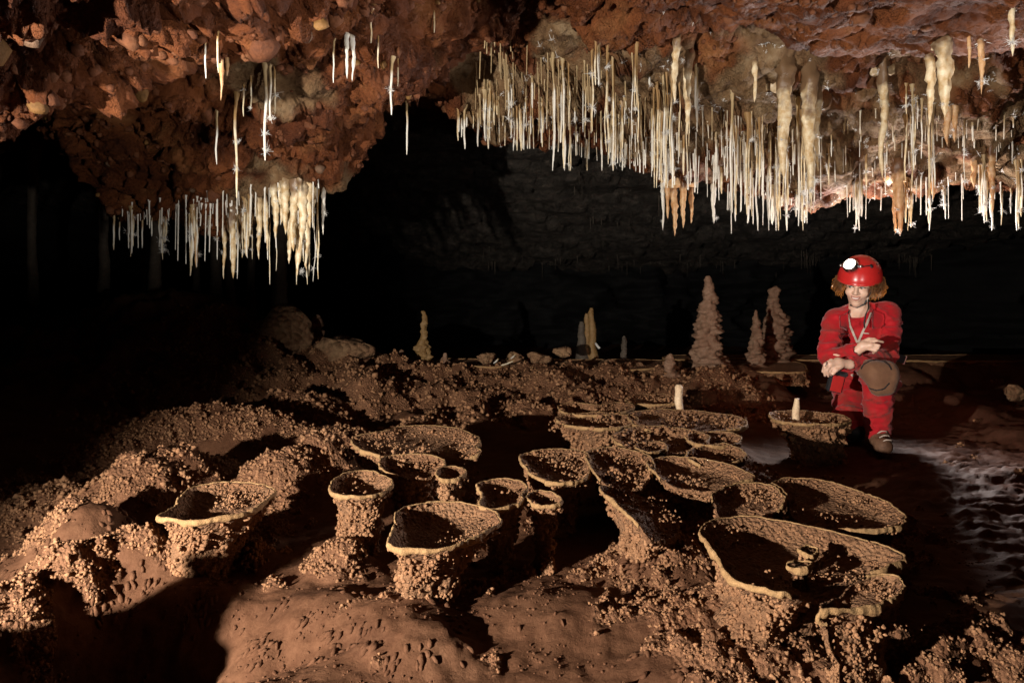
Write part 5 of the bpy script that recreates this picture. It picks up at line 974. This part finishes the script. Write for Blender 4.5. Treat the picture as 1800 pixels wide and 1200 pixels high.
# hair: a mass of curved locks under the helmet
Vv, Ff, nb = [], [], 0; hr_ = np.random.RandomState(4)
for i in range(700):
    side = hr_.rand(); t = hr_.uniform(-.35, .42) * math.pi if side < .5 else hr_.uniform(.58, 1.35) * math.pi       # around the head except the face
    back = hr_.rand() < .25
    if back: t = hr_.uniform(.1, .9) * math.pi
    k0 = hr_.uniform(.80, 1.0); p0 = np.array([.092 * k0 * math.cos(t), .015 + .110 * k0 * math.sin(t), .045 + hr_.uniform(-.01, .015)])
    if p0[1] < -.055: continue
    L = hr_.uniform(.07, .135); outw = np.array([math.cos(t), math.sin(t), 0]); cur = hr_.uniform(.1, 1.0); ph = hr_.uniform(0, 6.28); pts = []
    for s in np.linspace(0, 1, 8):
        pts.append(H(*(p0 + outw * (.012 + .046 * cur * math.sin(s * 2.4)) * (s > 0) + np.array([.008 * math.sin(ph + s * 7), .008 * math.cos(ph + s * 6), -L * s + .02 * cur * s ** 3]))))
    a_, b_2 = tube("h", pts, hr_.uniform(.0016, .0034), None, None, 4, [1, 1, 1, 1, .9, .8, .6, .2]); Vv.append(a_); Ff += [tuple(x + nb for x in f) for f in b_2]; nb += len(a_)
for i in range(60):                                                              # fringe on the brow
    x = hr_.uniform(-.07, .07); pts = [H(x + .01 * s * hr_.uniform(-1, 1), -.082 + 6 * x * x - .010 * math.sin(s * 2), .055 - .028 * s) for s in np.linspace(0, 1, 5)]
    a_, b_2 = tube("h", pts, .0022, None, None, 4, [1, 1, 1, .7, .2]); Vv.append(a_); Ff += [tuple(q_ + nb for q_ in f) for f in b_2]; nb += len(a_)
part("hair", np.concatenate(Vv), Ff, M['hair'])
# straps under the chin
a_, b_2 = tube("s", [H(.080, -.01, .05), H(.076, -.02, .0), H(.066, -.035, -.055), H(.045, -.055, -.105), H(.01, -.07, -.125), H(-.03, -.062, -.118)], .0052, None); part("chin_strap", a_, b_2, M['black'])
sc_, n__ = on(KB, 1524, 556, .012); a_, b_2 = tube("s", [H(.062, -.04, -.07), B(1527, 541, -.07), B(1522, 552, -.075), B(1519, 568, -.07), B(1520, 576, -.065)], .0045, None); part("chin_strap", a_, b_2, M['black'])
small_ell("strap_buckle", H(.060, -.045, -.078), (.008, .006, .016), M['zip'])
a_, b_2 = tube("ring", [B(1451, 640, -.296) + np.array([.0125 * math.cos(t) * .5, .0125 * math.sin(t), .0125 * math.cos(t)]) for t in np.linspace(0, 6.283, 16)], .0028, None); part("finger_ring", a_, b_2, M['ringm'])
# pouch hanging from the belt
pc = B(1469, 671, -.16); po = empty("belt_pouch", pc); tag(po, "small red pouch with black edging hanging from the caver's belt", "pouch")
def rbox(name, c, s, mat, parent, rot=0., bev=.2):
    import bmesh
    bm = bmesh.new(); bmesh.ops.create_cube(bm, size=1); bmesh.ops.scale(bm, vec=s, verts=bm.verts); bmesh.ops.bevel(bm, geom=bm.edges[:], offset=min(s) * bev, segments=2, affect='EDGES')
    bmesh.ops.rotate(bm, verts=bm.verts, matrix=Matrix.Rotation(rot, 3, 'Y')); bmesh.ops.translate(bm, vec=c, verts=bm.verts); me = bpy.data.meshes.new(name); bm.to_mesh(me); bm.free(); me.materials.append(mat); return link(bpy.data.objects.new(name, me), parent)
rbox("body", (0, 0, 0), (.085, .04, .12), M['black'], po, R(14)); rbox("front_panel", (0, -.016, -.006), (.066, .016, .098), M['pouch'], po, R(14)); rbox("flap", (.012, -.022, .052), (.09, .03, .03), M['black'], po, R(14)); rbox("strap", (.05, .02, .08), (.07, .012, .02), M['black'], po, R(-25))
cc = B(1583, 630, .18); card = empty("small_panel", cc); tag(card, "small dark panel with white edge behind the caver's hip", "panel")
rbox("plate", (0, 0, 0), (.055, .012, .05), M['black'], card, R(20)); 
for sgn in (-1, 1): rbox("edge", (sgn * .028 * math.cos(R(20)), -.002, -sgn * .028 * math.sin(R(20))), (.005, .014, .055), M['teeth'], card, R(20))
